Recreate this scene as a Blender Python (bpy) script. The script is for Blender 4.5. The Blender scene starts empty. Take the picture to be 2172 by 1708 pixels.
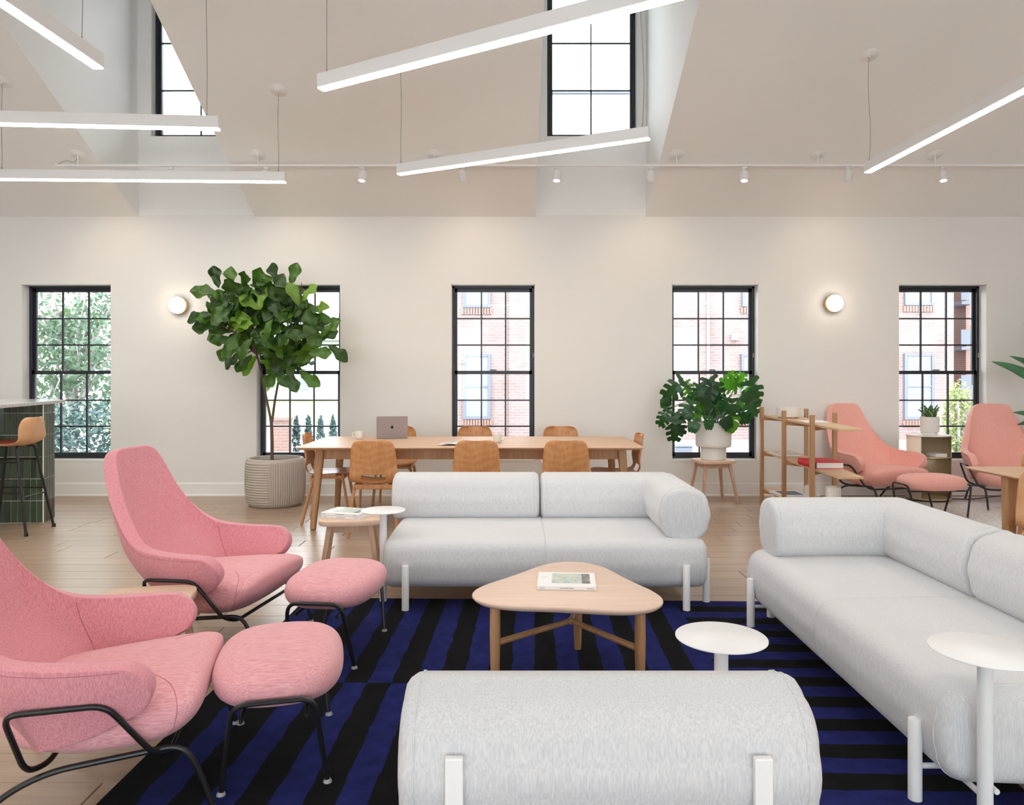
import bpy, bmesh, math, random
from math import pi, sin, cos, radians as R, sqrt
from mathutils import Vector, Matrix
random.seed(7)
S = bpy.context.scene
COL = S.collection
# ------------------------------------------------------------ camera, world, exposure
F = 1560.0; CX = 1088.0; HY = 798.0; CH = 1.36          # focal length in pixels of the 2172 wide frame
cam = bpy.data.cameras.new('camera'); cam.sensor_width = 36; cam.lens = 36*F/2172
cam.shift_x = (1086-CX)/2172; cam.shift_y = -(854-HY)/2172
cam.clip_start = .05; cam.clip_end = 400
co = bpy.data.objects.new('camera', cam); COL.objects.link(co)
co.location = (0, 0, CH); co.rotation_euler = (pi/2, 0, 0); S.camera = co
def px(x, Y): return (x-CX)*Y/F                          # world X of an image column at distance Y
def pz(y, Y): return CH-(y-HY)*Y/F
w = bpy.data.worlds.new('sky'); S.world = w; w.use_nodes = True
bg = w.node_tree.nodes['Background']; bg.inputs[0].default_value = (.90, .95, 1, 1); bg.inputs[1].default_value = 3.2
S.view_settings.view_transform = 'Standard'; S.view_settings.look = 'None'
S.view_settings.exposure = 1.48; S.view_settings.gamma = 1; S.view_settings.use_curve_mapping = False
S.cycles.use_denoising = True; S.cycles.max_bounces = 10; S.cycles.diffuse_bounces = 6
S.cycles.transparent_max_bounces = 16; S.cycles.sample_clamp_indirect = 6
S.cycles.caustics_reflective = False; S.cycles.caustics_refractive = False
LED = 15.0      # luminous strip of the pendants
GLOBE = 5.0    # wall globes
SPOT = 3.0    # watts of each track spot
# ------------------------------------------------------------ materials
def newmat(n):
    m = bpy.data.materials.new(n); m.use_nodes = True
    return m, m.node_tree, m.node_tree.nodes['Principled BSDF']
def mat(n, c, r=.5, met=0, spec=None, sheen=0, coat=0):
    m, t, b = newmat(n); b.inputs['Base Color'].default_value = (*c, 1); b.inputs['Roughness'].default_value = r
    b.inputs['Metallic'].default_value = met
    if spec is not None: b.inputs['Specular IOR Level'].default_value = spec
    if sheen: b.inputs['Sheen Weight'].default_value = sheen
    if coat: b.inputs['Coat Weight'].default_value = coat
    return m
def N(t, ty, **k):
    n = t.nodes.new(ty)
    for a, v in k.items(): setattr(n, a, v)
    return n
def mapping(t, scale, rot=(0, 0, 0), src='Object'):
    tc = N(t, 'ShaderNodeTexCoord'); mp = N(t, 'ShaderNodeMapping'); mp.inputs['Scale'].default_value = scale
    mp.inputs['Rotation'].default_value = rot; t.links.new(tc.outputs[src], mp.inputs[0]); return mp.outputs[0]
def noise(t, vec, scale, detail=3, rough=.5, dist=0):
    n = N(t, 'ShaderNodeTexNoise'); n.inputs['Scale'].default_value = scale; n.inputs['Detail'].default_value = detail
    n.inputs['Roughness'].default_value = rough; n.inputs['Distortion'].default_value = dist
    if vec is not None: t.links.new(vec, n.inputs['Vector'])
    return n.outputs['Fac']
def ramp(t, f, stops, const=False):
    r = N(t, 'ShaderNodeValToRGB'); e = r.color_ramp.elements
    if const: r.color_ramp.interpolation = 'CONSTANT'
    e[0].position, e[0].color = stops[0][0], (*stops[0][1], 1); e[1].position, e[1].color = stops[-1][0], (*stops[-1][1], 1)
    for p, c in stops[1:-1]:
        x = e.new(p); x.color = (*c, 1)
    t.links.new(f, r.inputs[0]); return r.outputs[0]
def mth(t, op, a, b=0.0, c=None):
    n = N(t, 'ShaderNodeMath', operation=op)
    for i, v in enumerate((a, b) if c is None else (a, b, c)):
        if isinstance(v, (int, float)): n.inputs[i].default_value = v
        else: t.links.new(v, n.inputs[i])
    return n.outputs[0]
def bump(t, b, f, st=.2, d=.01):
    n = N(t, 'ShaderNodeBump'); n.inputs['Strength'].default_value = st; n.inputs['Distance'].default_value = d
    t.links.new(f, n.inputs['Height']); t.links.new(n.outputs[0], b.inputs['Normal'])
def mix(t, f, a, b, ty='MIX'):
    n = N(t, 'ShaderNodeMix', data_type='RGBA', blend_type=ty)
    for s, v in ((n.inputs[0], f), (n.inputs[6], a), (n.inputs[7], b)):
        if isinstance(v, (int, float)): s.default_value = v
        elif isinstance(v, tuple): s.default_value = (*v, 1)
        else: t.links.new(v, s)
    return n.outputs[2]
def plaster(n, c):
    m, t, b = newmat(n); b.inputs['Roughness'].default_value = .75; b.inputs['Specular IOR Level'].default_value = .25
    f = noise(t, mapping(t, (1, 1, 1)), 1.3, 4); col = ramp(t, f, [(.3, tuple(x*.985 for x in c)), (.7, c)])
    t.links.new(col, b.inputs['Base Color']); bump(t, b, noise(t, mapping(t, (1, 1, 1)), 260, 2), .04, .002); return m
def fabric(n, c, c2, vert=1, scale=1.0, rough=.95, weave=0.0, speck=0.0, sheen=.25):
    """streaky woven cloth: c main, c2 darker thread"""
    m, t, b = newmat(n); b.inputs['Roughness'].default_value = rough; b.inputs['Specular IOR Level'].default_value = .15
    b.inputs['Sheen Weight'].default_value = sheen; b.inputs['Sheen Roughness'].default_value = .4
    if vert == 1: sc = (330*scale, 330*scale, 22*scale)
    elif vert == 0: sc = (22*scale, 330*scale, 330*scale)
    else: sc = (260*scale,)*3
    f = noise(t, mapping(t, sc), 1, 3, .6)
    f2 = noise(t, mapping(t, (1, 1, 1)), 3.5, 3)
    col = ramp(t, f, [(.36, c2), (.62, c)])
    col = mix(t, .10, col, ramp(t, f2, [(.3, c2), (.7, c)]))
    h = f
    if weave:
        k = 2*pi/weave
        tc = N(t, 'ShaderNodeTexCoord'); s = N(t, 'ShaderNodeSeparateXYZ'); t.links.new(tc.outputs['Object'], s.inputs[0])
        yz = mth(t, 'ADD', s.outputs[1], s.outputs[2])
        a = mth(t, 'SINE', mth(t, 'MULTIPLY', s.outputs[0], k)); d = mth(t, 'SINE', mth(t, 'MULTIPLY', yz, k))
        wv = mth(t, 'MULTIPLY', a, d); wv = mth(t, 'MULTIPLY_ADD', wv, .5, .5)
        blot = noise(t, mapping(t, (160, 160, 30)), 1, 2)
        dark = mth(t, 'MULTIPLY', ramp_f(t, wv, .70, .95), ramp_f(t, blot, .38, .62))
        col = mix(t, mth(t, 'MULTIPLY', dark, .55), col, tuple(x*.45 for x in c2)); h = mth(t, 'SUBTRACT', 1.0, mth(t, 'MULTIPLY', wv, .8))
    if speck:
        v = noise(t, mapping(t, (1, 1, 1)), 190, 2, .7)
        col = mix(t, mth(t, 'MULTIPLY', ramp_f(t, v, .52, .62), speck), col, (.95, .80, .74))
    t.links.new(col, b.inputs['Base Color']); bump(t, b, h, .25, .002); return m
def ramp_f(t, f, lo, hi):
    n = N(t, 'ShaderNodeMapRange'); n.inputs[1].default_value = lo; n.inputs[2].default_value = hi
    t.links.new(f, n.inputs[0]); return n.outputs[0]
def wood(n, c, c2, grain='x', scale=1.0, rough=.42, rings=0.0, rnd=0.0, contrast=1.0):
    m, t, b = newmat(n); b.inputs['Roughness'].default_value = rough; b.inputs['Specular IOR Level'].default_value = .4
    g = {'x': (1.2, 26, 26), 'y': (26, 1.2, 26), 'z': (26, 26, 1.2)}[grain]
    v = mapping(t, tuple(x*scale for x in g))
    if rnd:
        oi = N(t, 'ShaderNodeObjectInfo'); va = N(t, 'ShaderNodeVectorMath', operation='ADD'); t.links.new(v, va.inputs[0])
        cm = N(t, 'ShaderNodeCombineXYZ'); t.links.new(mth(t, 'MULTIPLY', oi.outputs['Random'], 300), cm.inputs[0]); t.links.new(mth(t, 'MULTIPLY', oi.outputs['Random'], 170), cm.inputs[1])
        t.links.new(cm.outputs[0], va.inputs[1]); v = va.outputs[0]
    f = noise(t, v, 1, 4, .6, .6)
    f2 = noise(t, v, 6, 2, .5)
    ff = mth(t, 'MULTIPLY_ADD', f2, .35, mth(t, 'MULTIPLY', f, .65))
    if rings:
        wv = N(t, 'ShaderNodeTexWave'); wv.wave_type = 'RINGS'; wv.inputs['Scale'].default_value = rings; wv.inputs['Distortion'].default_value = 9
        wv.inputs['Detail'].default_value = 2; wv.inputs['Detail Scale'].default_value = .6
        t.links.new(mapping(t, (1.6, 1.6, .9)), wv.inputs[0]); ff = mth(t, 'MULTIPLY_ADD', wv.outputs['Fac'], .10, mth(t, 'MULTIPLY', ff, .90))
    col = ramp(t, ff, [(.5-.16/contrast, c2), (.5+.16/contrast, c)])
    if rnd:
        k = ramp_f(t, oi.outputs['Random'], 0, 1); k = mth(t, 'MULTIPLY_ADD', k, rnd, 1-rnd/2)
        hs = N(t, 'ShaderNodeHueSaturation'); t.links.new(k, hs.inputs['Value']); t.links.new(col, hs.inputs['Color']); col = hs.outputs[0]
    t.links.new(col, b.inputs['Base Color']); bump(t, b, ff, .08, .002); return m
def emis(n, c, s):
    m, t, b = newmat(n); b.inputs['Base Color'].default_value = (*c, 1); b.inputs['Emission Color'].default_value = (*c, 1)
    b.inputs['Emission Strength'].default_value = s; return m
def glassmat():
    m = bpy.data.materials.new('window_glass'); m.use_nodes = True; t = m.node_tree; t.nodes.clear()
    o = N(t, 'ShaderNodeOutputMaterial'); tr = N(t, 'ShaderNodeBsdfTransparent'); gl = N(t, 'ShaderNodeBsdfGlossy')
    tr.inputs[0].default_value = (.97, .985, .98, 1); gl.inputs['Roughness'].default_value = .02
    fr = N(t, 'ShaderNodeFresnel'); fr.inputs[0].default_value = 1.35; mx = N(t, 'ShaderNodeMixShader')
    t.links.new(fr.outputs[0], mx.inputs[0]); t.links.new(tr.outputs[0], mx.inputs[1]); t.links.new(gl.outputs[0], mx.inputs[2]); t.links.new(mx.outputs[0], o.inputs[0])
    return m
def leafmat(n, c, c2, trans=.35, rough=.4, sc=9):
    m, t, b = newmat(n); b.inputs['Roughness'].default_value = rough
    f = noise(t, mapping(t, (1, 1, 1)), sc, 3)
    oi = N(t, 'ShaderNodeObjectInfo'); f = mth(t, 'MULTIPLY_ADD', oi.outputs['Random'], .6, mth(t, 'MULTIPLY', f, .5))
    col = ramp(t, f, [(.2, c2), (.75, c)]); t.links.new(col, b.inputs['Base Color'])
    tl = N(t, 'ShaderNodeBsdfTranslucent'); mx = N(t, 'ShaderNodeMixShader'); mx.inputs[0].default_value = trans
    t.links.new(mix(t, 1.0, col, (.9, 1.0, .35), 'MULTIPLY'), tl.inputs[0])
    out = t.nodes['Material Output']; t.links.new(b.outputs[0], mx.inputs[1]); t.links.new(tl.outputs[0], mx.inputs[2]); t.links.new(mx.outputs[0], out.inputs[0]); return m
M = {}
M['wall'] = plaster('wall_paint', (.83, .815, .79)); M['ceil'] = plaster('ceiling_paint', (.85, .84, .815))
M['dormer'] = plaster('dormer_paint', (.87, .87, .86)); M['trim'] = mat('white_trim', (.86, .85, .83), .45)
M['black_frame'] = mat('black_window_frame', (.018, .022, .032), .38); M['glass'] = glassmat()
M['pink'] = fabric('pink_wool', (.78, .365, .40), (.60, .225, .275), 1)
M['pink_h'] = fabric('pink_wool_across', (.83, .45, .475), (.66, .28, .32), 0)
M['salmon'] = fabric('salmon_boucle', (.93, .49, .43), (.84, .34, .28), 2, speck=.5)
M['seam'] = mat('pink_seam', (.52, .17, .22), .9); M['seam_s'] = mat('salmon_seam', (.70, .26, .24), .9)
M['grey'] = fabric('pale_grey_wool', (.72, .725, .735), (.60, .605, .625), 1, .8)
M['greyw'] = fabric('pale_grey_weave', (.71, .715, .735), (.58, .59, .62), 1, .8, weave=.0042)
M['gseam'] = mat('grey_seam', (.5, .5, .5), .9)
M['white'] = mat('white_powder_coat', (.85, .86, .87), .38); M['black'] = mat('black_steel', (.012, .012, .013), .35)
M['rubber'] = mat('clear_glide', (.35, .35, .36), .3)
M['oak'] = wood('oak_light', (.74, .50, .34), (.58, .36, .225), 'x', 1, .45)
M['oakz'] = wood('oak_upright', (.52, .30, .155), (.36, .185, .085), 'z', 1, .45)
M['oakp'] = wood('oak_pale_pink', (.80, .61, .49), (.70, .51, .40), 'x', .8, .45, contrast=.8)
M['stool'] = wood('ash_stool', (.66, .45, .32), (.50, .32, .21), 'z', 1, .5)
M['stooltop'] = wood('ash_stool_top', (.76, .56, .42), (.62, .43, .31), 'x', 1, .5)
M['ply'] = wood('beech_plywood', (.66, .335, .145), (.50, .22, .085), 'z', .7, .38, rings=5, contrast=1.2)
M['plyl'] = wood('beech_plywood_pale', (.74, .44, .24), (.62, .34, .17), 'z', .7, .38, rings=3, contrast=.8)
M['plank'] = wood('oak_floor', (.47, .345, .245), (.345, .24, .165), 'x', .8, .30, rnd=.14, contrast=.9)
M['shelf'] = wood('oak_shelf', (.72, .50, .31), (.56, .36, .20), 'y', 1, .45)
M['brass'] = mat('brass', (.72, .45, .20), .3, 1); M['red'] = mat('red_cloth', (.62, .02, .04), .6)
M['paper'] = mat('paper', (.86, .86, .86), .6); M['ceramic'] = mat('white_ceramic', (.80, .79, .75), .35)
M['soil'] = mat('soil', (.03, .025, .022), .95); M['cord'] = mat('grey_cord', (.35, .35, .34), .5)
M['led'] = emis('led_strip', (1, .965, .91), LED); M['globe'] = emis('opal_globe', (1, .86, .68), GLOBE)
M['lens'] = emis('spot_lens', (1, .82, .60), 14); M['concrete'] = mat('concrete_ribbed', (.50, .45, .40), .85)
M['grout'] = mat('grout', (.80, .82, .75), .9); M['leather'] = mat('rust_seat_pad', (.30, .055, .025), .6)
M['gold'] = mat('champagne_metal', (.62, .50, .32), .35, .25); M['cream'] = mat('cream_metal', (.86, .74, .62), .45)
M['alu'] = mat('grey_aluminium', (.36, .33, .34), .35, .6); M['aludark'] = mat('dark_edge', (.06, .07, .09), .35)
M['logo'] = mat('logo_black', (.01, .01, .012), .2)
# ------------------------------------------------------------ mesh helpers
class MB:
    def __init__(s): s.v = []; s.f = []
    def add(s, vs, fs, mx=None):
        o = len(s.v); s.v += [tuple(mx @ Vector(v)) if mx else tuple(v) for v in vs]; s.f += [tuple(i+o for i in f) for f in fs]; return s
    def box(s, c, d, mx=None):
        x, y, z = c; a, b, h = (q/2 for q in d)
        vs = [(x+i*a, y+j*b, z+k*h) for k in (-1, 1) for j in (-1, 1) for i in (-1, 1)]
        return s.add(vs, [(0, 2, 3, 1), (4, 5, 7, 6), (0, 1, 5, 4), (2, 6, 7, 3), (0, 4, 6, 2), (1, 3, 7, 5)], mx)
    def prism(s, pts, z0, z1, mx=None):
        n = len(pts); vs = [(x, y, z0) for x, y in pts]+[(x, y, z1) for x, y in pts]
        return s.add(vs, [tuple(range(n-1, -1, -1)), tuple(range(n, 2*n))]+[(i, (i+1) % n, n+(i+1) % n, n+i) for i in range(n)], mx)
    def tube(s, pts, r, n=8, r2=None, caps=True, square=False):
        pts = [Vector(p) for p in pts]; m = len(pts)
        tan = [(pts[min(i+1, m-1)]-pts[max(i-1, 0)]).normalized() for i in range(m)]
        up = Vector((0, 0, 1)) if abs(tan[0].z) < .95 else Vector((1, 0, 0))
        a = tan[0].cross(up).normalized(); vs = []
        for i in range(m):
            a = (a-tan[i]*a.dot(tan[i])).normalized(); b = tan[i].cross(a)
            rr = r if r2 is None else r+(r2-r)*i/(m-1)
            for k in range(n):
                th = 2*pi*(k+(.5 if square else 0))/n
                vs.append(pts[i]+(a*cos(th)+b*sin(th))*rr)
        fs = [(i*n+k, i*n+(k+1) % n, (i+1)*n+(k+1) % n, (i+1)*n+k) for i in range(m-1) for k in range(n)]
        if caps: fs += [tuple(range(n-1, -1, -1)), tuple((m-1)*n+k for k in range(n))]
        return s.add(vs, fs)
    def lathe(s, prof, n=32, c=(0, 0, 0), sx=1, sy=1):
        vs = []; m = len(prof)
        for r, z in prof:
            for k in range(n): vs.append((c[0]+r*sx*cos(2*pi*k/n), c[1]+r*sy*sin(2*pi*k/n), c[2]+z))
        fs = [(i*n+k, i*n+(k+1) % n, (i+1)*n+(k+1) % n, (i+1)*n+k) for i in range(m-1) for k in range(n)]
        fs += [tuple(range(n-1, -1, -1)), tuple((m-1)*n+k for k in range(n))]
        return s.add(vs, fs)
    def rings(s, rings, caps=True):
        n = len(rings[0]); m = len(rings); vs = [p for r in rings for p in r]
        fs = [(i*n+k, i*n+(k+1) % n, (i+1)*n+(k+1) % n, (i+1)*n+k) for i in range(m-1) for k in range(n)]
        if caps: fs += [tuple(range(n-1, -1, -1)), tuple((m-1)*n+k for k in range(n))]
        return s.add(vs, fs)
    def grid(s, P, skip=None):
        m, n = len(P), len(P[0]); vs = [p for r in P for p in r]
        return s.add(vs, [(i*n+j, i*n+j+1, (i+1)*n+j+1, (i+1)*n+j) for i in range(m-1) for j in range(n-1) if not (skip and skip(i, j))])
    def mesh(s, name='m', smooth=True):
        me = bpy.data.meshes.new(name); me.from_pydata([tuple(v) for v in s.v], [], s.f)
        bm = bmesh.new(); bm.from_mesh(me); bmesh.ops.recalc_face_normals(bm, faces=bm.faces); bm.to_mesh(me); bm.free()
        if smooth:
            me.polygons.foreach_set('use_smooth', [True]*len(me.polygons))
        return me
def link(name, me, m=None, parent=None, loc=None):
    o = bpy.data.objects.new(name, me); COL.objects.link(o)
    if m and me and not me.materials: me.materials.append(m)
    if parent: o.parent = parent
    if loc: o.location = loc
    return o
def put(name, mb, m, parent=None, smooth=True, bev=0, seg=2, sub=0, sol=0, loc=None, ang=35):
    me = mb.mesh(name, smooth); o = link(name, me, m, parent, loc)
    if sol:
        q = o.modifiers.new('s', 'SOLIDIFY'); q.thickness = sol; q.offset = 0
    if bev:
        q = o.modifiers.new('b', 'BEVEL'); q.width = bev; q.segments = seg; q.limit_method = 'ANGLE'; q.angle_limit = R(40); q.harden_normals = False
    if sub:
        q = o.modifiers.new('d', 'SUBSURF'); q.levels = sub; q.render_levels = sub
    if smooth and not sub:
        try:
            me.set_sharp_from_angle(angle=R(ang))
        except Exception: pass
    return o
def thing(name, label, cat, loc=(0, 0, 0), rz=0, group=None, sc=1, parent=None):
    o = bpy.data.objects.new(name, None); COL.objects.link(o); o.location = loc; o.rotation_euler = (0, 0, rz); o.scale = (sc,)*3
    o.empty_display_size = .1
    return tag(o, label, cat, group)
def tag(o, label, cat, group=None):
    o['label'] = label; o['category'] = cat
    if group: o['group'] = group
    return o
def struct(o): o['kind'] = 'structure'; return o
def dup(root, label, loc, rz=None, group=None, sc=None):
    r = root.copy(); COL.objects.link(r); r.location = loc; r['label'] = label
    if rz is not None: r.rotation_euler = (0, 0, rz)
    if sc: r.scale = (sc,)*3
    if group: r['group'] = group
    def cp(a, b):
        for ch in list(a.children):
            c = ch.copy(); COL.objects.link(c); c.parent = b; c.matrix_parent_inverse = ch.matrix_parent_inverse; cp(ch, c)
    cp(root, r); return r
def fillet(pts, r, k=5):
    pts = [Vector(p) for p in pts]; out = [pts[0]]
    for i in range(1, len(pts)-1):
        p = pts[i]; a = pts[i-1]-p; b = pts[i+1]-p; q = min(r, a.length*.48, b.length*.48)
        A = p+a.normalized()*q; B = p+b.normalized()*q
        for j in range(k+1):
            u = j/k; out.append(A*(1-u)**2+p*2*u*(1-u)+B*u*u)
    out.append(pts[-1]); return out
def lerp(tab, x):
    if x <= tab[0][0]: return tab[0][1]
    for (a, b), (c, d) in zip(tab, tab[1:]):
        if x <= c:
            u = (x-a)/(c-a); return b+(d-b)*u
    return tab[-1][1]
def smo(tab, x):
    if x <= tab[0][0]: return tab[0][1]
    for (a, b), (c, d) in zip(tab, tab[1:]):
        if x <= c:
            u = (x-a)/(c-a); u = u*u*(3-2*u)*.5+u*.5; return b+(d-b)*u
    return tab[-1][1]
def rrect(w, h, r, k=6, bulge=0.0):
    """rounded rectangle ring, (u,v) centred"""
    out = []
    for cx, cy, a0 in ((w/2-r, h/2-r, 0), (-w/2+r, h/2-r, pi/2), (-w/2+r, -h/2+r, pi), (w/2-r, -h/2+r, 3*pi/2)):
        for j in range(k+1):
            a = a0+pi/2*j/k; out.append((cx+r*cos(a), cy+r*sin(a)))
    res = []
    n = len(out)
    for i in range(n):
        a, b = out[i], out[(i+1) % n]; res.append(a)
        L = math.dist(a, b)
        if i % (k+1) == k:
            for j in range(1, 4):
                u = j/4; x = a[0]+(b[0]-a[0])*u; y = a[1]+(b[1]-a[1])*u
                q = bulge*sin(pi*u); nx, ny = (b[1]-a[1])/(L+1e-9), -(b[0]-a[0])/(L+1e-9); res.append((x+nx*q, y+ny*q))
    return res
def sqr(a, b, n, k=40):
    """superellipse outline"""
    out = []
    for i in range(k):
        t = 2*pi*i/k; c, s = cos(t), sin(t)
        out.append((a*math.copysign(abs(c)**(2/n), c), b*math.copysign(abs(s)**(2/n), s)))
    return out
# ============================================================ SETTING
WY = 8.35; SL = .512; ZW = 3.17; ZD = 6.0; XL = -6.6; XR = 6.3; YB = -4.0; YRG = 2.2
zr = ZW+SL*(WY-YRG)
def slope(Y): return ZW+SL*(WY-Y)
def wall_with_holes(name, x0, x1, z0, z1, holes, y, th, m, parent=None, flip=1):
    xs = sorted({x0, x1, *[h[0] for h in holes], *[h[1] for h in holes]}); zs = sorted({z0, z1, *[h[2] for h in holes], *[h[3] for h in holes]})
    mb = MB(); y2 = y+th
    ins = lambda a, b: any(h[0]-1e-6 <= a <= h[1]+1e-6 and h[2]-1e-6 <= b <= h[3]+1e-6 for h in holes)
    for a, b in zip(xs, xs[1:]):
        for c, d in zip(zs, zs[1:]):
            if ins((a+b)/2, (c+d)/2): continue
            for yy in (y, y2): mb.add([(a, yy, c), (b, yy, c), (b, yy, d), (a, yy, d)], [(0, 1, 2, 3)])
    for a, b, c, d in holes:
        for p, q in (((a, c), (b, c)), ((b, c), (b, d)), ((b, d), (a, d)), ((a, d), (a, c))):
            mb.add([(p[0], y, p[1]), (q[0], y, q[1]), (q[0], y2, q[1]), (p[0], y2, p[1])], [(0, 1, 2, 3)])
    for p, q in (((x0, z0), (x1, z0)), ((x1, z0), (x1, z1)), ((x1, z1), (x0, z1)), ((x0, z1), (x0, z0))):
        mb.add([(p[0], y, p[1]), (q[0], y, q[1]), (q[0], y2, q[1]), (p[0], y2, p[1])], [(0, 1, 2, 3)])
    return struct(put(name, mb, m, parent, smooth=False))
DR = [(-4.256, -2.933), (.2516, 1.5095)]          # dormer sides in X
WIN = [(-5.583, -4.563), (-2.917, -1.959), (-.703, .252), (1.804, 2.789), (4.379, 5.38)]
Z0, Z1 = .395, 2.405
wall_with_holes('wall_back', XL, XR, -.02, ZW+.02, [(a, b, Z0, Z1) for a, b in WIN], WY, .24, M['wall'])
DW = [(-3.597, .53), (.90, .53)]
ZWB, ZWT = 4.085, 5.93
for (a, b), (c, h), side in zip(DR, DW, ('left', 'right')):
    wall_with_holes('wall_dormer_'+side, a, b, ZW+.02, ZD, [(c-h, c+h, ZWB, ZWT)], WY, .24, M['dormer'])
    for x, sgn, s2 in ((a, -1, 'left'), (b, 1, 'right')):
        Yt = WY-(ZD-ZW)/SL
        mb = MB().add([(x, WY, ZW), (x, WY, ZD), (x, Yt, ZD), (x+sgn*.12, WY, ZW), (x+sgn*.12, WY, ZD), (x+sgn*.12, Yt, ZD)],
                      [(0, 1, 2), (3, 5, 4), (0, 3, 4, 1), (1, 4, 5, 2)])
        struct(put('wall_dormer_%s_cheek_%s' % (side, s2), mb, M['dormer'], smooth=False))
    mb = MB().box(((a+b)/2, (WY+Yt)/2, ZD+.06), (b-a+.24, WY-Yt+.3, .12)); struct(put('ceiling_dormer_'+side, mb, M['dormer'], smooth=False))
# sloped ceiling with two openings
mb = MB(); Yt = WY-(ZD-ZW)/SL
xs = [XL, DR[0][0], DR[0][1], DR[1][0], DR[1][1], XR]
def sl_quad(x0, x1, ya, yb, e=0):
    mb.add([(x0, ya, slope(ya)+e), (x1, ya, slope(ya)+e), (x1, yb, slope(yb)+e), (x0, yb, slope(yb)+e)], [(0, 1, 2, 3)])
for i in range(5):
    for e in (0, .14):
        if i in (1, 3): sl_quad(xs[i], xs[i+1], Yt, YRG, e)
        else: sl_quad(xs[i], xs[i+1], WY, YRG, e)
for a, b in DR:
    mb.add([(a, Yt, ZD), (b, Yt, ZD), (b, Yt, ZD+.14), (a, Yt, ZD+.14)], [(0, 1, 2, 3)])
zb = zr-SL*(YRG-YB)
for e in (0, .14): mb.add([(XL, YRG, zr+e), (XR, YRG, zr+e), (XR, YB, zb+e), (XL, YB, zb+e)], [(0, 1, 2, 3)])
struct(put('ceiling', mb, M['ceil'], smooth=False))
def gable(x, name):
    mb = MB(); P = [(YB, -.02), (WY+.24, -.02), (WY+.24, slope(WY+.24)), (YRG, zr), (YB, zb)]
    s = -1 if x < 0 else 1
    mb.add([(x, y, z) for y, z in P]+[(x+s*.2, y, z) for y, z in P], [(0, 1, 2, 3, 4), (9, 8, 7, 6, 5)]+[(i, (i+1) % 5, 5+(i+1) % 5, 5+i) for i in range(5)])
    struct(put(name, mb, M['wall'], smooth=False))
gable(XL, 'wall_left'); gable(XR, 'wall_right')
ADDED_WIN = [(-5.9+i*3.1, -3.9+i*3.1, .6, 2.8) for i in range(4)]  # unseen openings added behind the camera to let in frontal daylight
wall_with_holes('wall_front', XL, XR, -.02, zb, ADDED_WIN, YB-.24, .24, M['wall'])
for i, (a, b, c, d) in enumerate(ADDED_WIN):
    o = struct(link('window_%d' % (i+10), None)); wd = b-a; mb = MB()  # added window, out of view, there for its daylight
    for xx in (a+.03, (a+b)/2, b-.03): mb.box((xx, YB-.12, (c+d)/2), (.05, .06, d-c))
    for zz in (c+.03, (c+d)/2, d-.03): mb.box(((a+b)/2, YB-.12, zz), (wd, .05, .05))
    put('frame', mb, M['black_frame'], o, smooth=False)
    put('pane', MB().box(((a+b)/2, YB-.12, (c+d)/2), (wd-.06, .006, d-c-.06)), M['glass'], o, smooth=False)
# baseboards
def board(name, a, b, axis='x', at=WY, s=-1):
    mb = MB(); prof = [(0, 0), (.026, 0), (.026, .012), (.016, .024), (.014, .138), (.008, .148), (0, .148)]
    for k in (a, b): pass
    ring = lambda k: [((k, at+s*p, z) if axis == 'x' else (at+s*p, k, z)) for p, z in prof]
    mb.rings([ring(a), ring(b)]); struct(put(name, mb, M['trim'], smooth=False))
board('baseboard_back', XL, XR); board('baseboard_left', YB, WY, 'y', XL, 1); board('baseboard_right', YB, WY, 'y', XR, -1)
# floor: slab plus individual planks
m, t, b = newmat('oak_floor_far'); b.inputs['Roughness'].default_value = .35
br = N(t, 'ShaderNodeTexBrick'); br.inputs['Scale'].default_value = 1; br.inputs['Brick Width'].default_value = 1.8; br.inputs['Row Height'].default_value = .19
br.inputs['Mortar Size'].default_value = .002; br.inputs['Color1'].default_value = (.45, .33, .235, 1); br.inputs['Color2'].default_value = (.40, .29, .20, 1); br.inputs['Mortar'].default_value = (.2, .14, .09, 1)
t.links.new(mapping(t, (1, 1, 1)), br.inputs[0]); t.links.new(br.outputs[0], b.inputs['Base Color'])
mb = MB(); PY0 = 1.13
mb.add([(XL, PY0, -.012), (XR, PY0, -.012), (XR, WY+.02, -.012), (XL, WY+.02, -.012), (XL, PY0, 0), (XR, PY0, 0), (XR, YB, 0), (XL, YB, 0)], [(0, 1, 2, 3), (4, 5, 1, 0), (4, 7, 6, 5)])
mb.box(((XL+XR)/2, (YB+WY)/2, -.1), (XR-XL, WY-YB, .16))
fl = struct(put('floor', mb, m, smooth=False))
pm = MB(); g = .0012; L = 1.0; W = .19
pm.add([(g, g, -.012), (L-g, g, -.012), (L-g, W-g, -.012), (g, W-g, -.012), (g, g, -.0015), (L-g, g, -.0015), (L-g, W-g, -.0015), (g, W-g, -.0015),
        (g+.0015, g+.0015, 0), (L-g-.0015, g+.0015, 0), (L-g-.0015, W-g-.0015, 0), (g+.0015, W-g-.0015, 0)],
       [(0, 1, 5, 4), (1, 2, 6, 5), (2, 3, 7, 6), (3, 0, 4, 7), (4, 5, 9, 8), (5, 6, 10, 9), (6, 7, 11, 10), (7, 4, 8, 11), (8, 9, 10, 11)])
pme = pm.mesh('plank', False); pme.materials.append(M['plank'])
nr = int(round((WY-PY0)/W)); rw = (WY-PY0)/nr
for r_ in range(nr):
    x = XL; off = random.uniform(.3, 1.0)
    while x < XR-.01:
        ln = 1.95*off if x == XL else random.choice((1.75, 1.95, 2.1))
        ln = min(ln, XR-x)
        if XR-(x+ln) < .3: ln = XR-x
        o = link('plank', pme, None, fl, (x, PY0+r_*rw, 0)); o.scale = (ln, rw/W, 1); x += ln
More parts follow.
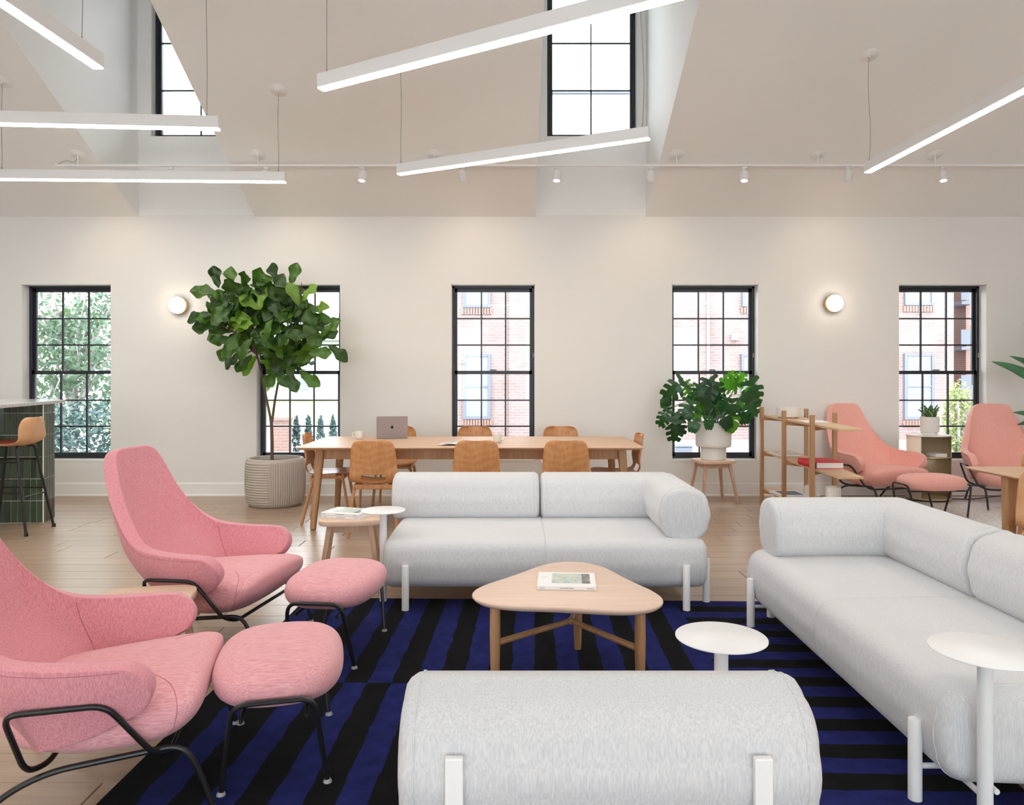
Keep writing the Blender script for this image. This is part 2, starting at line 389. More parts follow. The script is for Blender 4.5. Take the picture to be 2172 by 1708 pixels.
# ------------------------------------------------------------ windows
def bar(mb, x0, x1, z0, z1, y, d): mb.box(((x0+x1)/2, y+d/2, (z0+z1)/2), (x1-x0, d, z1-z0))
def sash(parent, x0, x1, z0, z1, y, rails, cols, rows, label=None):
    """rails = left/right width, bottom, top"""
    lr, bo, to = rails; mb = MB(); d = .032
    bar(mb, x0, x0+lr, z0, z1, y, d); bar(mb, x1-lr, x1, z0, z1, y, d); bar(mb, x0, x1, z0, z0+bo, y, d); bar(mb, x0, x1, z1-to, z1, y, d)
    s = put('sash', mb, M['black_frame'], parent, smooth=False)
    gx0, gx1, gz0, gz1 = x0+lr, x1-lr, z0+bo, z1-to; pw = (gx1-gx0)/cols; ph = (gz1-gz0)/rows; mw = .0082
    for i in range(1, cols): put('muntin', MB().box((gx0+i*pw, y+.016, (gz0+gz1)/2), (mw*2, .022, gz1-gz0)), M['black_frame'], s, smooth=False)
    for j in range(1, rows): put('muntin', MB().box(((gx0+gx1)/2, y+.016, gz0+j*ph), (gx1-gx0, .0215, mw*2)), M['black_frame'], s, smooth=False)
    for i in range(cols):
        for j in range(rows):
            put('pane', MB().box((gx0+(i+.5)*pw, y+.018, gz0+(j+.5)*ph), (pw-mw*2, .004, ph-mw*2)), M['glass'], s, smooth=False)
    return s
for n, (a, b) in enumerate(WIN):
    o = struct(link('window_%d' % (n+1), None)); yf = WY+.13
    a2, b2, z0, z1 = a+.004, b-.004, Z0+.018, Z1-.008
    mb = MB(); fw = .028
    bar(mb, a2, a2+fw, z0, z1, yf, .10); bar(mb, b2-fw, b2, z0, z1, yf, .10); bar(mb, a2, b2, z0, z0+.022, yf, .10); bar(mb, a2, b2, z1-.024, z1, yf, .10)
    put('frame', mb, M['black_frame'], o, smooth=False)
    zm = 1.402
    sash(o, a2+fw, b2-fw, zm-.018, z1-.024, yf+.045, (.026, .03, .04), 3, 3)
    sash(o, a2+fw, b2-fw, z0+.022, zm+.02, yf+.008, (.03, .045, .04), 3, 3)
    put('latch', MB().box(((a+b)/2, yf+.004, zm+.028), (.075, .03, .012)), M['black_frame'], o, bev=.004)
    put('lift_catch', MB().box((b2-.014, yf-.006, 1.60), (.012, .014, .05)), M['cord'], o, bev=.003)
    put('sill', MB().box(((a+b)/2, WY+.062, Z0+.009), (b-a-.002, .134, .018)), M['trim'], o, smooth=False)
    put('jamb_lining', MB().box((a+.003, WY+.066, (Z0+Z1)/2), (.005, .128, Z1-Z0-.02)).box((b-.003, WY+.066, (Z0+Z1)/2), (.005, .128, Z1-Z0-.02)).box(((a+b)/2, WY+.066, Z1-.004), (b-a-.012, .128, .006)), M['trim'], o, smooth=False)
for n, (c, h) in enumerate(DW):
    o = struct(link('window_%d' % (n+6), None)); yf = WY+.10; a, b = c-h+.02, c+h-.02; z0 = ZWB+.004; zt = ZWT
    mb = MB(); bar(mb, a, a+.035, z0, zt-.16, yf, .12); bar(mb, b-.035, b, z0, zt-.16, yf, .12); bar(mb, a, b, z0, z0+.03, yf, .12)
    put('frame', mb, M['black_frame'], o, smooth=False)
    K = 12; arch = lambda x, z: z+.12*(1-((x-c)/(h-.02))**2)
    mb = MB(); ro = []; ri = []
    for k in range(K+1):
        x = a+(b-a)*k/K; ro.append((x, arch(x, zt-.16))); ri.append((x, arch(x, zt-.16)-.05))
    for k in range(K):
        q = [ro[k], ro[k+1], ri[k+1], ri[k]]; mb.add([(x, yf, z) for x, z in q]+[(x, yf+.12, z) for x, z in q], [(0, 1, 2, 3), (7, 6, 5, 4), (0, 4, 5, 1), (3, 2, 6, 7)])
    put('arched_head', mb, M['black_frame'], o, smooth=False)
    mb = MB()
    for k in range(K):
        q = [(ro[k][0], ZWT), (ro[k+1][0], ZWT), ro[k+1], ro[k]]; mb.add([(x, WY+.002, z) for x, z in q]+[(x, yf+.12, z) for x, z in q], [(0, 1, 2, 3), (7, 6, 5, 4), (3, 2, 6, 7)])
    mb.box((a-.01, WY+.05, (z0+zt)/2), (.018, .1, zt-z0)); mb.box((b+.01, WY+.05, (z0+zt)/2), (.018, .1, zt-z0))
    put('casing', mb, M['dormer'], o, smooth=False)
    s = put('sash', MB().box((a+.05, yf+.03, (z0+zt-.16)/2), (.03, .03, zt-.16-z0)).box((b-.05, yf+.03, (z0+zt-.16)/2), (.03, .03, zt-.16-z0)).box((c, yf+.03, z0+.04), (b-a, .03, .02)), M['black_frame'], o, smooth=False)
    put('muntin', MB().box((c, yf+.04, (z0+zt-.07)/2), (.016, .022, zt-.07-z0)), M['black_frame'], s, smooth=False)
    rz = [z0+.03, 4.653, 5.198, 5.743, zt-.05]
    for q in rz[1:-1]: put('muntin', MB().box((c, yf+.04, q), (b-a-.06, .0215, .016)), M['black_frame'], s, smooth=False)
    for k in range(3):
        for s2 in (-1, 1): put('pane', MB().box((c+s2*.232, yf+.042, (rz[k]+rz[k+1])/2), (.445, .004, rz[k+1]-rz[k]-.017)), M['glass'], s, smooth=False)
    for s2 in (-1, 1): put('pane', MB().box((c+s2*.232, yf+.042, 5.79), (.445, .004, .07)), M['glass'], s, smooth=False)
# ============================================================ OUTSIDE
def brickmat(n, c1, c2, mo, sc=1):
    m, t, b = newmat(n); b.inputs['Roughness'].default_value = .9
    br = N(t, 'ShaderNodeTexBrick'); br.inputs['Scale'].default_value = 1; br.inputs['Brick Width'].default_value = .23*sc; br.inputs['Row Height'].default_value = .078*sc
    br.inputs['Mortar Size'].default_value = .012; br.inputs['Color1'].default_value = (*c1, 1); br.inputs['Color2'].default_value = (*c2, 1); br.inputs['Mortar'].default_value = (*mo, 1); br.inputs['Bias'].default_value = -.2
    v = mapping(t, (1, 1, 1), (pi/2, 0, 0)); t.links.new(v, br.inputs[0])
    col = mix(t, .35, br.outputs[0], ramp(t, noise(t, mapping(t, (1, 1, 1)), .8, 3), [(.35, c1), (.65, mo)]))
    t.links.new(col, b.inputs['Base Color']); bump(t, b, br.outputs['Fac'], -.3, .01); return m
M['brick'] = brickmat('pale_brick', (.225, .145, .135), (.17, .105, .10), (.28, .255, .25), 1.25)
M['brickred'] = brickmat('red_brick', (.24, .11, .085), (.20, .09, .07), (.25, .2, .18))
M['siding'] = mat('white_siding', (.42, .42, .43), .7); M['bluegrey'] = mat('blue_grey_frame', (.12, .13, .165), .5)
M['darkpane'] = mat('reflecting_pane', (.20, .22, .235), .45); M['blind'] = mat('white_blind', (.33, .35, .36), .7)
M['lawn'] = leafmat('lawn', (.21, .30, .11), (.15, .23, .07), .1, .9, 3)
M['paving'] = mat('pale_paving', (.36, .36, .37), .9)
GZ = -.8
struct(put('floor_outside', MB().box((10, 45, GZ-.05), (150, 72, .1)), M['paving'], smooth=False))
o = put('lawn', MB().box((-30, 46, GZ+.02), (50, 36, .04)), M['lawn'], smooth=False); o['kind'] = 'structure'; o.name = 'floor_lawn'
BY = 25.0
bd = thing('apartment_building', 'pale red brick apartment block with blue-grey windows seen outside behind the middle and right windows', 'building', (0, BY, GZ))
bz = lambda y: pz(y, BY)-GZ
X0, X1 = -2.35, px(2023, BY)
put('wall', MB().box(((X0+X1)/2, 4, 5.2), (X1-X0, 8, 10.4)), M['brick'], bd, smooth=False)
put('wall', MB().box(((px(1040, BY)+px(1503, BY))/2+.3, -.06, 5.2), (px(1503, BY)-px(1082, BY), .12, 10.4)), M['brick'], bd, smooth=False)
put('parapet', MB().box(((X0+X1)/2, 4, 11.05), (X1-X0+.2, 8.2, 1.3)), M['siding'], bd, smooth=False)
put('parapet_cap', MB().box(((X0+X1)/2, 4, 11.74), (X1-X0+.4, 8.5, .09)), M['bluegrey'], bd, smooth=False)
put('siding_board', MB().box(((X0+X1)/2, -.12, 11.28), (X1-X0+.2, .03, .03)).box(((X0+X1)/2, -.12, 10.9), (X1-X0+.2, .03, .03)), M['paper'], bd, smooth=False)
def bwin(xa, xb, ya, yb, blind=False, yo=0):
    x0, x1, z0, z1 = px(xa, BY), px(xb, BY), bz(yb), bz(ya); mb = MB(); f = .09
    bar(mb, x0, x0+f, z0, z1, yo-.1, .1); bar(mb, x1-f, x1, z0, z1, yo-.1, .1); bar(mb, x0+f, x1-f, z0, z0+f, yo-.09, .08); bar(mb, x0+f, x1-f, z1-f, z1, yo-.09, .08); bar(mb, x0+f, x1-f, (z0+z1)/2-.03, (z0+z1)/2+.03, yo-.09, .08)
    wo = put('window', mb, M['bluegrey'], bd, smooth=False)
    mb = MB(); bar(mb, x0+f, x1-f, z0+f, z1-f, yo-.05, .02); put('pane', mb, M['darkpane'], wo, smooth=False)
    if blind:
        mb = MB(); k = 14
        for i in range(k): z = z1-f-(z1-z0-2*f)*.8*(i+.5)/k; bar(mb, x0+f+.03, x1-f-.03, z-.035, z+.03, yo-.07, .012)
        q = put('blind', mb, M['blind'], wo, smooth=False); q['kind'] = 'stuff'
    n = 11; mb = MB()
    for i in range(n):
        u = x0-.05+(x1-x0+.1)*(i+.5)/n; mb.box((u, yo-.04, z0-.12), ((x1-x0+.1)/n-.025, .09, .2))
    q = put('soldier_course', mb, M['brickred'], wo, smooth=False); q['kind'] = 'stuff'
bwin(982, 1041, 516, 653); bwin(982, 1041, 751, 889)
bwin(1573, 1632, 516, 651, yo=0); bwin(1571, 1630, 751, 889)
bwin(1917, 1978, 516, 648, True); bwin(1916, 1979, 750, 890, True); bwin(2100, 2160, 516, 648)
put('vent_box', MB().box((px(1557, BY), -.12, bz(716)), (.2, .24, .2)), M['siding'], bd, smooth=False)
put('drainpipe', MB().tube([(px(1500, BY), -.16, .1), (px(1500, BY), -.16, 10.4)], .05), M['siding'], bd)
o2 = thing('brick_building', 'red brick building with dark stacked balconies at the right edge of the right window view', 'building', (px(2060, 28), 28, GZ))
put('wall', MB().box((1.9, 3, 5), (4.2, 6, 10)), M['brickred'], o2, smooth=False)
for k in range(5): put('balcony', MB().box((-.45, 0, 1.5+1.7*k), (.55, 1.2, .12)).box((-.45, -.5, 1.9+1.7*k), (.5, .05, .6)), M['bluegrey'], o2, smooth=False)
o = put('utility_box', MB().box((px(1448, 20), 20, GZ+.13), (.45, .4, .22)).box((px(1448, 20), 20, GZ+.27), (.5, .45, .05)), M['bluegrey'], bev=.02); tag(o, 'small blue-grey utility box on the paving outside the monstera window', 'box')
o3 = thing('white_house', 'white house beyond the lawn seen through the fig tree window', 'house', (-20.5, 66, GZ))
put('wall', MB().box((0, 0, 2.6), (12, 6, 5.2)), M['siding'], o3, smooth=False)
put('roof', MB().add([(-6.5, -3.5, 5.2), (6.5, -3.5, 5.2), (6.5, 3.5, 5.2), (-6.5, 3.5, 5.2), (-6.5, 0, 7.8), (6.5, 0, 7.8)], [(0, 1, 5, 4), (2, 3, 4, 5), (0, 4, 3), (1, 2, 5), (0, 3, 2, 1)]), M['bluegrey'], o3, smooth=False)
put('window', MB().box((-2, -3.03, 1.7), (1, .1, 1.4)).box((2.5, -3.03, 1.7), (1, .1, 1.4)), M['darkpane'], o3, smooth=False)
M['fol'] = leafmat('bright_foliage', (.20, .27, .19), (.09, .15, .12), .4, .5, 2); M['fol2'] = leafmat('yellow_green_foliage', (.27, .31, .14), (.17, .24, .10), .4, .6, 2)
M['fol3'] = leafmat('blue_green_foliage', (.06, .11, .11), (.025, .055, .06), .25, .4, 2); M['bark'] = mat('pale_bark', (.30, .28, .26), .9); M['barkd'] = mat('dark_bark', (.12, .075, .055), .85)
def cloud(n, blobs, sz, rnd):
    mb = MB(); vs = []; fs = []
    for i in range(n):
        c, r = rnd.choice(blobs); d = Vector((rnd.gauss(0, 1), rnd.gauss(0, 1), rnd.gauss(0, 1))).normalized()*rnd.uniform(.35, 1)**.5
        p = Vector(c)+Vector((d.x*r[0], d.y*r[1], d.z*r[2]))
        a = Vector((rnd.gauss(0, 1), rnd.gauss(0, 1), rnd.gauss(0, 1))).normalized(); b_ = a.orthogonal().normalized(); s_ = sz*rnd.uniform(.6, 1.4)
        k = len(vs); vs += [p-a*s_, p+b_*s_*.45, p+a*s_, p-b_*s_*.45]; fs.append((k, k+1, k+2, k+3))
    mb.v = vs; mb.f = fs; return mb
def tree(name, label, loc, blobs, n, sz, m, trunk, seed, tm='bark'):
    rnd = random.Random(seed); o = thing(name, label, 'tree' if 'tree' in name else 'shrub', loc)
    f = put('foliage', cloud(n, blobs, sz, rnd), m, o, smooth=False); f['kind'] = 'stuff'
    if trunk:
        mb = MB()
        mb.tube([(0, 0, 0), (.05, 0, trunk*.5), (0, 0, trunk)], .12, 8, .06)
        for k in range(26):
            c, r = rnd.choice(blobs); q = Vector(c)+Vector((rnd.uniform(-1, 1)*r[0], rnd.uniform(-1, .2)*r[1]-.2, rnd.uniform(-1, 1)*r[2])); s_ = Vector((0, 0, trunk*rnd.uniform(.3, 1)))
            md = s_.lerp(q, .5)+Vector((0, 0, .35)); mb.tube([s_, s_.lerp(md, .6), md, md.lerp(q, .6), q], .035, 5, .006)
        put('trunk', mb, M[tm], o)
    return o
tree('shade_tree', 'pale leafy tree with arching branches outside the window behind the bar counter', (-9.3, 15.5, GZ),
     [((0, .5, 3.6), (2.4, 1.2, 1.6)), ((-1, 0, 2.6), (1.6, 1.0, 1.2)), ((1.0, 0, 2.7), (1.6, 1, 1.2)), ((.4, 0, 5.0), (2, 1, 1))], 9000, .07, M['fol'], 3.2, 1)
tree('dense_shrub', 'dark blue-green shrub below the tree outside the bar counter window', (-8.4, 13.2, GZ),
     [((0, 0, .8), (1.9, .8, 1.0)), ((-1.0, .2, 1.1), (1.2, .7, .8)), ((1, .2, 1.0), (1.2, .7, .8)), ((2.2, .3, .7), (.9, .7, .8))], 9000, .05, M['fol3'], 0, 2)
tree('garden_tree', 'hazy green tree beyond the lawn behind the fig tree window', (-17, 45, GZ), [((0, 0, 3.4), (2.4, 2, 1.8)), ((-3, 1, 3.0), (2.2, 2, 1.6)), ((1.4, 0, 2.2), (1.2, 1, 1.0))], 5000, .2, M['fol2'], 3, 3)
for k in range(4):
    tree('small_conifer', 'small dark green conifer along the garden fence, %s from the left' % ('first', 'second', 'third', 'fourth')[k], (px(628+26*k, 20), 20, GZ), [((0, 0, .45), (.12, .12, .45)), ((0, 0, .8), (.07, .07, .3))], 420, .05, M['fol3'], 0, 10+k)['group'] = 'conifers along the garden fence'
fn = thing('garden_fence', 'pale picket fence crossing the garden outside the fig tree window', 'fence', (px(640, 21), 21, GZ))
fme = MB().box((0, 0, .4), (.09, .02, .8)).mesh('picket', False); fme.materials.append(M['siding'])
for k in range(22): link('picket', fme, None, fn, (-1.2+.14*k, 0, 0))
put('rail', MB().box((.3, .03, .2), (3.1, .03, .06)).box((.3, .03, .62), (3.1, .03, .06)), M['siding'], fn, smooth=False)
o = put('brick_pier', MB().box((px(597, 19.5), 19.5, GZ+.5), (.42, .42, 1.0)).box((px(597, 19.5), 19.5, GZ+1.03), (.5, .5, .08)), M['brickred'], smooth=False); tag(o, 'square brick pier at the left end of the garden fence', 'pier')
tree('street_shrub', 'light yellow-green shrub outside the right window', (px(2035, 16), 16, GZ), [((0, 0, 1.2), (.35, .3, .9)), ((.25, 0, .7), (.35, .3, .6))], 2600, .05, M['fol2'], 1.0, 30)
# ============================================================ CEILING LIGHTS
cme = MB().lathe([(.001, 0), (.076, 0), (.078, -.003), (.075, -.006), (.009, -.007), (.008, -.026), (.001, -.027)], 28).mesh('canopy')
def ceil_disc(parent, X, Y, origin, name='canopy'):
    o = link(name, cme, M['trim'], parent); o.location = (X-origin[0], Y-origin[1], slope(Y)-origin[2]-.001); o.rotation_euler = (-math.atan(SL), 0, 0)
    # parent rotation is undone so that the plate lies on the slope
    if parent.rotation_euler[2]:
        q = Matrix.Rotation(-parent.rotation_euler[2], 4, 'Z'); o.matrix_local = q @ Matrix.Translation(o.location) @ Matrix.Rotation(-math.atan(SL), 4, 'X')
    return o
ZL = 3.14; HL = .085
def pendant(p, q, label, cables, zb=ZL):
    p, q = Vector((*p, 0)), Vector((*q, 0)); c = (p+q)/2; L = (q-p).length; rz = math.atan2(q.y-p.y, q.x-p.x)
    o = thing('linear_pendant', label, 'lamp', (c.x, c.y, zb), rz, 'linear pendants')
    put('housing', MB().box((0, 0, .005+HL/2), (L, .066, HL)), M['white'], o, bev=.002, seg=1)
    put('diffuser', MB().box((0, 0, .003), (L-.01, .056, .01)), M['led'], o, smooth=False)
    for u in cables:
        w_ = p.lerp(q, u); top = (slope(w_.y) if w_.y > YRG else zr-SL*(YRG-w_.y))-zb; lx = (u-.5)*L; k = 10
        pts = [(lx+.012*sin(j/k*pi*2.2)*(1 if w_.x > 0 else -.4), .006*sin(j/k*5), HL+.005+(top-HL-.005)*j/k) for j in range(k+1)]; pts[0] = (lx, 0, HL+.005); pts[-1] = (lx, 0, top-.02)
        put('cable', MB().tube(pts, .0028, 6), M['cord'], o)
        put('gripper', MB().tube([(lx, 0, HL+.004), (lx, 0, HL+.03)], .006, 8), M['cord'], o)
        if w_.y > YRG: ceil_disc(o, w_.x, w_.y, (c.x, c.y, zb))
pendant((-2.117, 5.31), (-4.72, 5.13), 'upper of the two level pendants at left, its right end crossing the tall dormer window', (.035, .96))
pendant((-2.087, 6.756), (-4.76, 6.66), 'lower and farther of the two level pendants at left, in front of the track', (.025, .952))
pendant((-1.197, 4.575), (1.08, 3.29), 'slanting pendant crossing the top of the middle dormer window, rising to the right', (.02, .97))
pendant((-1.0125, 6.50), (1.026, 5.52), 'shorter-looking slanting pendant just below the middle dormer window', (.012, .975))
pendant((3.105, 6.44), (3.23, 3.84), 'pendant at right running steeply up to the edge of the picture', (.01, .97))
pendant((-2.40, 4.265), (-2.55, 1.67), 'pendant in the upper left corner pointing down to the right', (.06, .95))
for i_, (a_, b_) in enumerate((((-3.6, .6), (-1.5, -.5)), ((1.0, 1.4), (3.3, 1.2)), ((4.6, 1.6), (4.7, -.9)), ((-5.2, 1.6), (-5.1, -.9)), ((-.6, -1.4), (1.8, -2.2)))):  # unseen pendants added behind the camera for downlight and ceiling bounce
    pendant(a_, b_, 'unseen linear pendant added for light behind the viewer, ' + ('over the left middle', 'over the right middle', 'along the right wall', 'along the left wall', 'farthest back')[i_], (.03, .97))
# track
TY = 7.48; TZ = 3.49
tr = thing('track_rail', 'thin white lighting rail running along the sloped ceiling above the long wall', 'rail', (0, TY, TZ))
put('rail', MB().box((.45, 0, .012), (10.2, .034, .02)), M['white'], tr, smooth=False)
for x in (165, 547, 921, 1435, 1735, 1983):
    X = px(x, TY)
    o = ceil_disc(tr, X, TY, (0, TY, TZ)); put('stem', MB().tube([(X, 0, .02), (X, 0, slope(TY)-TZ-.02)], .006, 8), M['white'], tr)
put('feed_cord', MB().tube(fillet([(px(165, TY), 0, .10), (px(158, TY), .01, .04), (px(140, TY), 0, .07), (-4.64, 0, .02)], .05), .003, 6), M['cord'], tr)
SP = [(151, 0), (362, 1), (565, 0), (768, 1), (982, 0), (1181, 1), (1380, 0), (1579, 1), (1799, 0), (2001, 1)]
hd = MB().lathe([(.001, .085), (.018, .085), (.034, .07), (.036, .05), (.037, -.02), (.037, -.035), (.033, -.036), (.031, -.02)], 24).mesh('head')
ls = MB().lathe([(.001, -.030), (.032, -.030), (.032, -.026), (.001, -.026)], 20).mesh('lens')
yk = MB().tube([(-.044, 0, -.01), (-.044, 0, .03), (-.03, 0, .062), (0, 0, .075), (.03, 0, .062), (.044, 0, .03), (.044, 0, -.01)], .004, 6).mesh('yoke')
ad = MB().box((0, 0, .1), (.05, .03, .022)).tube([(0, 0, .07), (0, 0, .1)], .006, 8).mesh('adapter')
side = ('left end', 'second from left', 'third from left', 'fourth from left', 'fifth from left', 'sixth from left', 'fourth from right', 'third from right', 'second from right', 'right end')
for i, (x, lit) in enumerate(SP):
    X = px(x, TY)
    if i < 3: lb = 'white track spot half hidden behind the lower left pendant, ' + ('leftmost' if i == 0 else 'middle one' if i == 1 else 'rightmost')
    else: lb = ('glowing ' if lit else 'turned away ') + 'white track spot, ' + side[i] + ' on the ceiling rail'
    o = thing('track_spotlight', lb, 'spotlight', (X, TY, TZ-.112), 0, 'spots on the ceiling rail')
    link('adapter', ad, M['white'], o); link('yoke', yk, M['white'], o)
    rx = -R(12) if lit else R(34)
    h = link('head', hd, M['white'], o); h.rotation_euler = (rx, R(6 if lit else -8), 0)
    l = link('lens', ls, M['lens'], h)
    sp = bpy.data.lights.new('spot_beam', 'SPOT'); sp.energy = SPOT; sp.color = (1, .80, .60); sp.spot_size = R(115); sp.spot_blend = .9; sp.shadow_soft_size = .03
    so = bpy.data.objects.new('spot_beam', sp); COL.objects.link(so); so.parent = h; so.location = (0, 0, -.045)
# wall globes
for x, y, lb in ((383, 649, 'round glowing wall lamp beside the fig tree'), (1764, 645, 'round glowing wall lamp between the two right windows')):
    X, Z = px(x, WY), pz(y, WY)
    o = thing('wall_lamp', lb, 'lamp', (X, WY, Z), 0, 'round wall lamps')
    q = Matrix.Rotation(pi/2, 4, 'X')
    mb = MB(); mb.lathe([(.001, 0), (.094, 0), (.099, .005), (.099, .066), (.094, .071), (.001, .071)], 40); mb.v = [tuple(q @ Vector(v)) for v in mb.v]; put('brass_ring', mb, M['brass'], o)
    mb = MB(); mb.lathe([(max(.001, .093*sin(k/16*pi)), .088+.052*cos(k/16*pi)) for k in range(17)], 40); mb.v = [tuple(q @ Vector(v)) for v in mb.v]; put('globe', mb, M['globe'], o)
# ============================================================ RUG
m, t, b = newmat('striped_wool_rug'); b.inputs['Roughness'].default_value = 1; b.inputs['Specular IOR Level'].default_value = .1; b.inputs['Sheen Weight'].default_value = .02
tc = N(t, 'ShaderNodeTexCoord'); s = N(t, 'ShaderNodeSeparateXYZ'); t.links.new(tc.outputs['Object'], s.inputs[0])
nz = noise(t, mapping(t, (1, 1, 1)), 9, 3); wob = mth(t, 'MULTIPLY', mth(t, 'SUBTRACT', nz, .5), .030)
U = mth(t, 'ADD', s.outputs[0], wob); V = mth(t, 'ADD', s.outputs[1], mth(t, 'MULTIPLY', wob, .6))
# local x = 0 at left edge ; local y = 0 at the row where the left stripes swap
odd = lambda v, p: mth(t, 'GREATER_THAN', mth(t, 'FRACT', mth(t, 'DIVIDE', v, 2*p)), .5)
su = odd(mth(t, 'ADD', U, .105*20-.018+.0), .105)           # vertical stripes
top = mth(t, 'GREATER_THAN', s.outputs[1], 0.0)
su = mth(t, 'ABSOLUTE', mth(t, 'SUBTRACT', su, top))          # swap across the row
sv = odd(mth(t, 'ADD', mth(t, 'MULTIPLY', V, -1), 1.222+.201*10), .1005)
sv = mth(t, 'SUBTRACT', 1.0, sv)
right = mth(t, 'GREATER_THAN', U, 2.225)
pat = mth(t, 'ADD', mth(t, 'MULTIPLY', right, sv), mth(t, 'MULTIPLY', mth(t, 'SUBTRACT', 1.0, right), su))
edge = mth(t, 'GREATER_THAN', U, .02); pat = mth(t, 'MULTIPLY', pat, edge)
pile = noise(t, mapping(t, (1, 1, 1)), 14, 4); blue = ramp(t, pile, [(.3, (.008, .012, .085)), (.7, (.016, .022, .145))]); dark = ramp(t, pile, [(.3, (.0018, .0018, .003)), (.7, (.0045, .0045, .006))])
t.links.new(mix(t, pat, dark, blue), b.inputs['Base Color']); bump(t, b, noise(t, mapping(t, (1, 1, 1)), 700, 2), .6, .006); M['rug'] = m
rg = put('rug', MB().box((1.49, -.52, .006), (2.98, 3.5, .012)), M['rug'], bev=.004); rg.location = (-1.288, 3.25, 0); rg.rotation_euler = (0, 0, R(-1.6))
tag(rg, 'black and deep blue striped rug under the pale grey sofas', 'rug')
m, t, b = newmat('white_woven_rug'); b.inputs['Roughness'].default_value = 1
vo = N(t, 'ShaderNodeTexVoronoi'); vo.inputs['Scale'].default_value = 1; t.links.new(mapping(t, (28, 55, 30)), vo.inputs[0])
t.links.new(ramp(t, vo.outputs['Distance'], [(.15, (.86, .85, .84)), (.8, (.62, .60, .585))]), b.inputs['Base Color']); bump(t, b, vo.outputs['Distance'], -.7, .01); M['rug2'] = m
r2 = thing('woven_rug', 'off-white woven rug under the salmon chairs by the wall', 'rug', (3.46, 5.3, 0))
put('field', MB().box((1.37, 1.48, .005), (2.74, 2.96, .01)), M['rug2'], r2, bev=.003)
mb = MB()
for i in range(110): mb.box((.012+i*.025, 2.963, .0085), (.013, .02, .015))
q = put('knotted_edge', mb, mat('brown_yarn', (.16, .12, .09), .9), r2, smooth=False); q['kind'] = 'stuff'
# ============================================================ SOFAS
def sweep(path, w_, h, r, zc, er=.045, bul=.008, seams=(), k=6):
    """closed cushion swept along a path in plan; rounded ends"""
    P = [Vector((x, y)) for x, y in path]; st = []
    seg = [(P[i+1]-P[i]).normalized() for i in range(len(P)-1)]
    def nrm(d): return Vector((d.y, -d.x))
    L0 = (P[1]-P[0]).length; d0 = seg[0]; d1 = seg[-1]
    E = [(er*(1-cos(j/4*pi/2)), er*(1-sin(j/4*pi/2))) for j in range(5)]      # (advance, inset)
    for a, i in E: st.append((P[0]+d0*a, nrm(d0), 1, i))
    body = []
    for i in range(len(P)-1):
        Ls = (P[i+1]-P[i]).length; a = er if i == 0 else 0; e = Ls-(er if i == len(P)-2 else 0); n = max(2, int((e-a)/.12))
        for j in range(1, n): body.append((P[i]+seg[i]*(a+(e-a)*j/n), nrm(seg[i]), 1, 0))
        if i < len(P)-2:
            n2 = (nrm(seg[i])+nrm(seg[i+1])).normalized(); sc = 1/n2.dot(nrm(seg[i])); body.append((P[i+1], n2, sc, 0))
    for sx in seams:
        body = [q for q in body if abs(q[0].x-sx) > .02 or q[2] != 1]
        for dx, ins in ((-.012, 0), (-.003, .001), (0, .005), (.003, .001), (.012, 0)): body.append((Vector((sx+dx, P[0].y)), nrm(d0), 1, ins))
        body.sort(key=lambda q: q[0].x)
    st += body
    for a, i in reversed(E): st.append((P[-1]-d1*a, nrm(d1), 1, i))
    rings = []
    def ring(p, n, sc, ins, f=1.0):
        return [(p.x+n.x*u*sc*f, p.y+n.y*u*sc*f, zc+v*f) for u, v in rrect(w_-2*ins, h-2*ins, max(.01, r-ins), k, bul)]
    rings.append(ring(P[0]-d0*.008, nrm(d0), 1, er, .55)); rings[0:0] = []
    for s_ in st: rings.append(ring(*s_))
    rings.append(ring(P[-1]+d1*.008, nrm(d1), 1, er, .55))
    mb = MB().rings(rings)
    def pip(idx, off):
        rr = rings[idx]; return MB().tube([Vector(q) for q in rr]+[Vector(rr[0])], .0028, 5, caps=False)
    return mb, pip(5, 0), pip(-6, 0)
def cushion(name, parent, mtl, **kw):
    mb, p1, p2 = sweep(**kw); o = put(name, mb, mtl, parent, ang=80)
    put('piping', p1, mtl, o); put('piping', p2, mtl, o)
    return o
def leg(parent, x, y, top=.268, r=.021, name='leg', rug=.013):
    return put(name, MB().lathe([(.001, top), (r-.002, top), (r, top-.003), (r, .008), (r-.003, rug), (.001, rug)], 20, (x, y, 0)), M['white'], parent)
def sofa(label, loc, rz, mirror=1, skipleg=None, mt='grey'):
    o = thing('sofa', label, 'sofa', loc, rz)
    s_ = mirror; g = M[mt]
    cushion('seat', o, g, path=[(-.945, .46), (.945, .46)], w_=.92, h=.285, r=.085, zc=.2625, er=.05, bul=.010, seams=(0.0,))
    cushion('backrest', o, g, path=sorted([(-1.0*s_, .775), (-.015*s_, .775)]), w_=.28, h=.302, r=.10, zc=.541, er=.035, bul=.012)
    cushion('corner_backrest', o, g, path=[(.0*s_, .775), (.827*s_, .775), (.827*s_, .075)], w_=.28, h=.302, r=.10, zc=.541, er=.03, bul=.012)
    for x in (-.81, .81): leg(o, x, -.018); leg(o, x, .938, .56)
    for x in (-.966, .966):
        for y in (.145, .80):
            if skipleg and (x*s_ < 0) and y < .5: continue
            leg(o, x, y)
    mb = MB()
    for x in (-.81, .81): mb.tube([(x, -.01, .118), (x, .93, .118)], .009, 8)
    for y in (.145, .80): mb.tube([(-.96, y, .118), (.96, y, .118)], .009, 8)
    put('underframe', mb, M['white'], o)
    return o
sofa('pale grey two seat sofa facing the camera behind the triangular coffee table', (.19, 4.255, 0), 0, 1, True)
sofa('long pale grey corner-arm sofa along the right side of the striped rug', (1.30, 3.155, 0), -pi/2, -1, True)
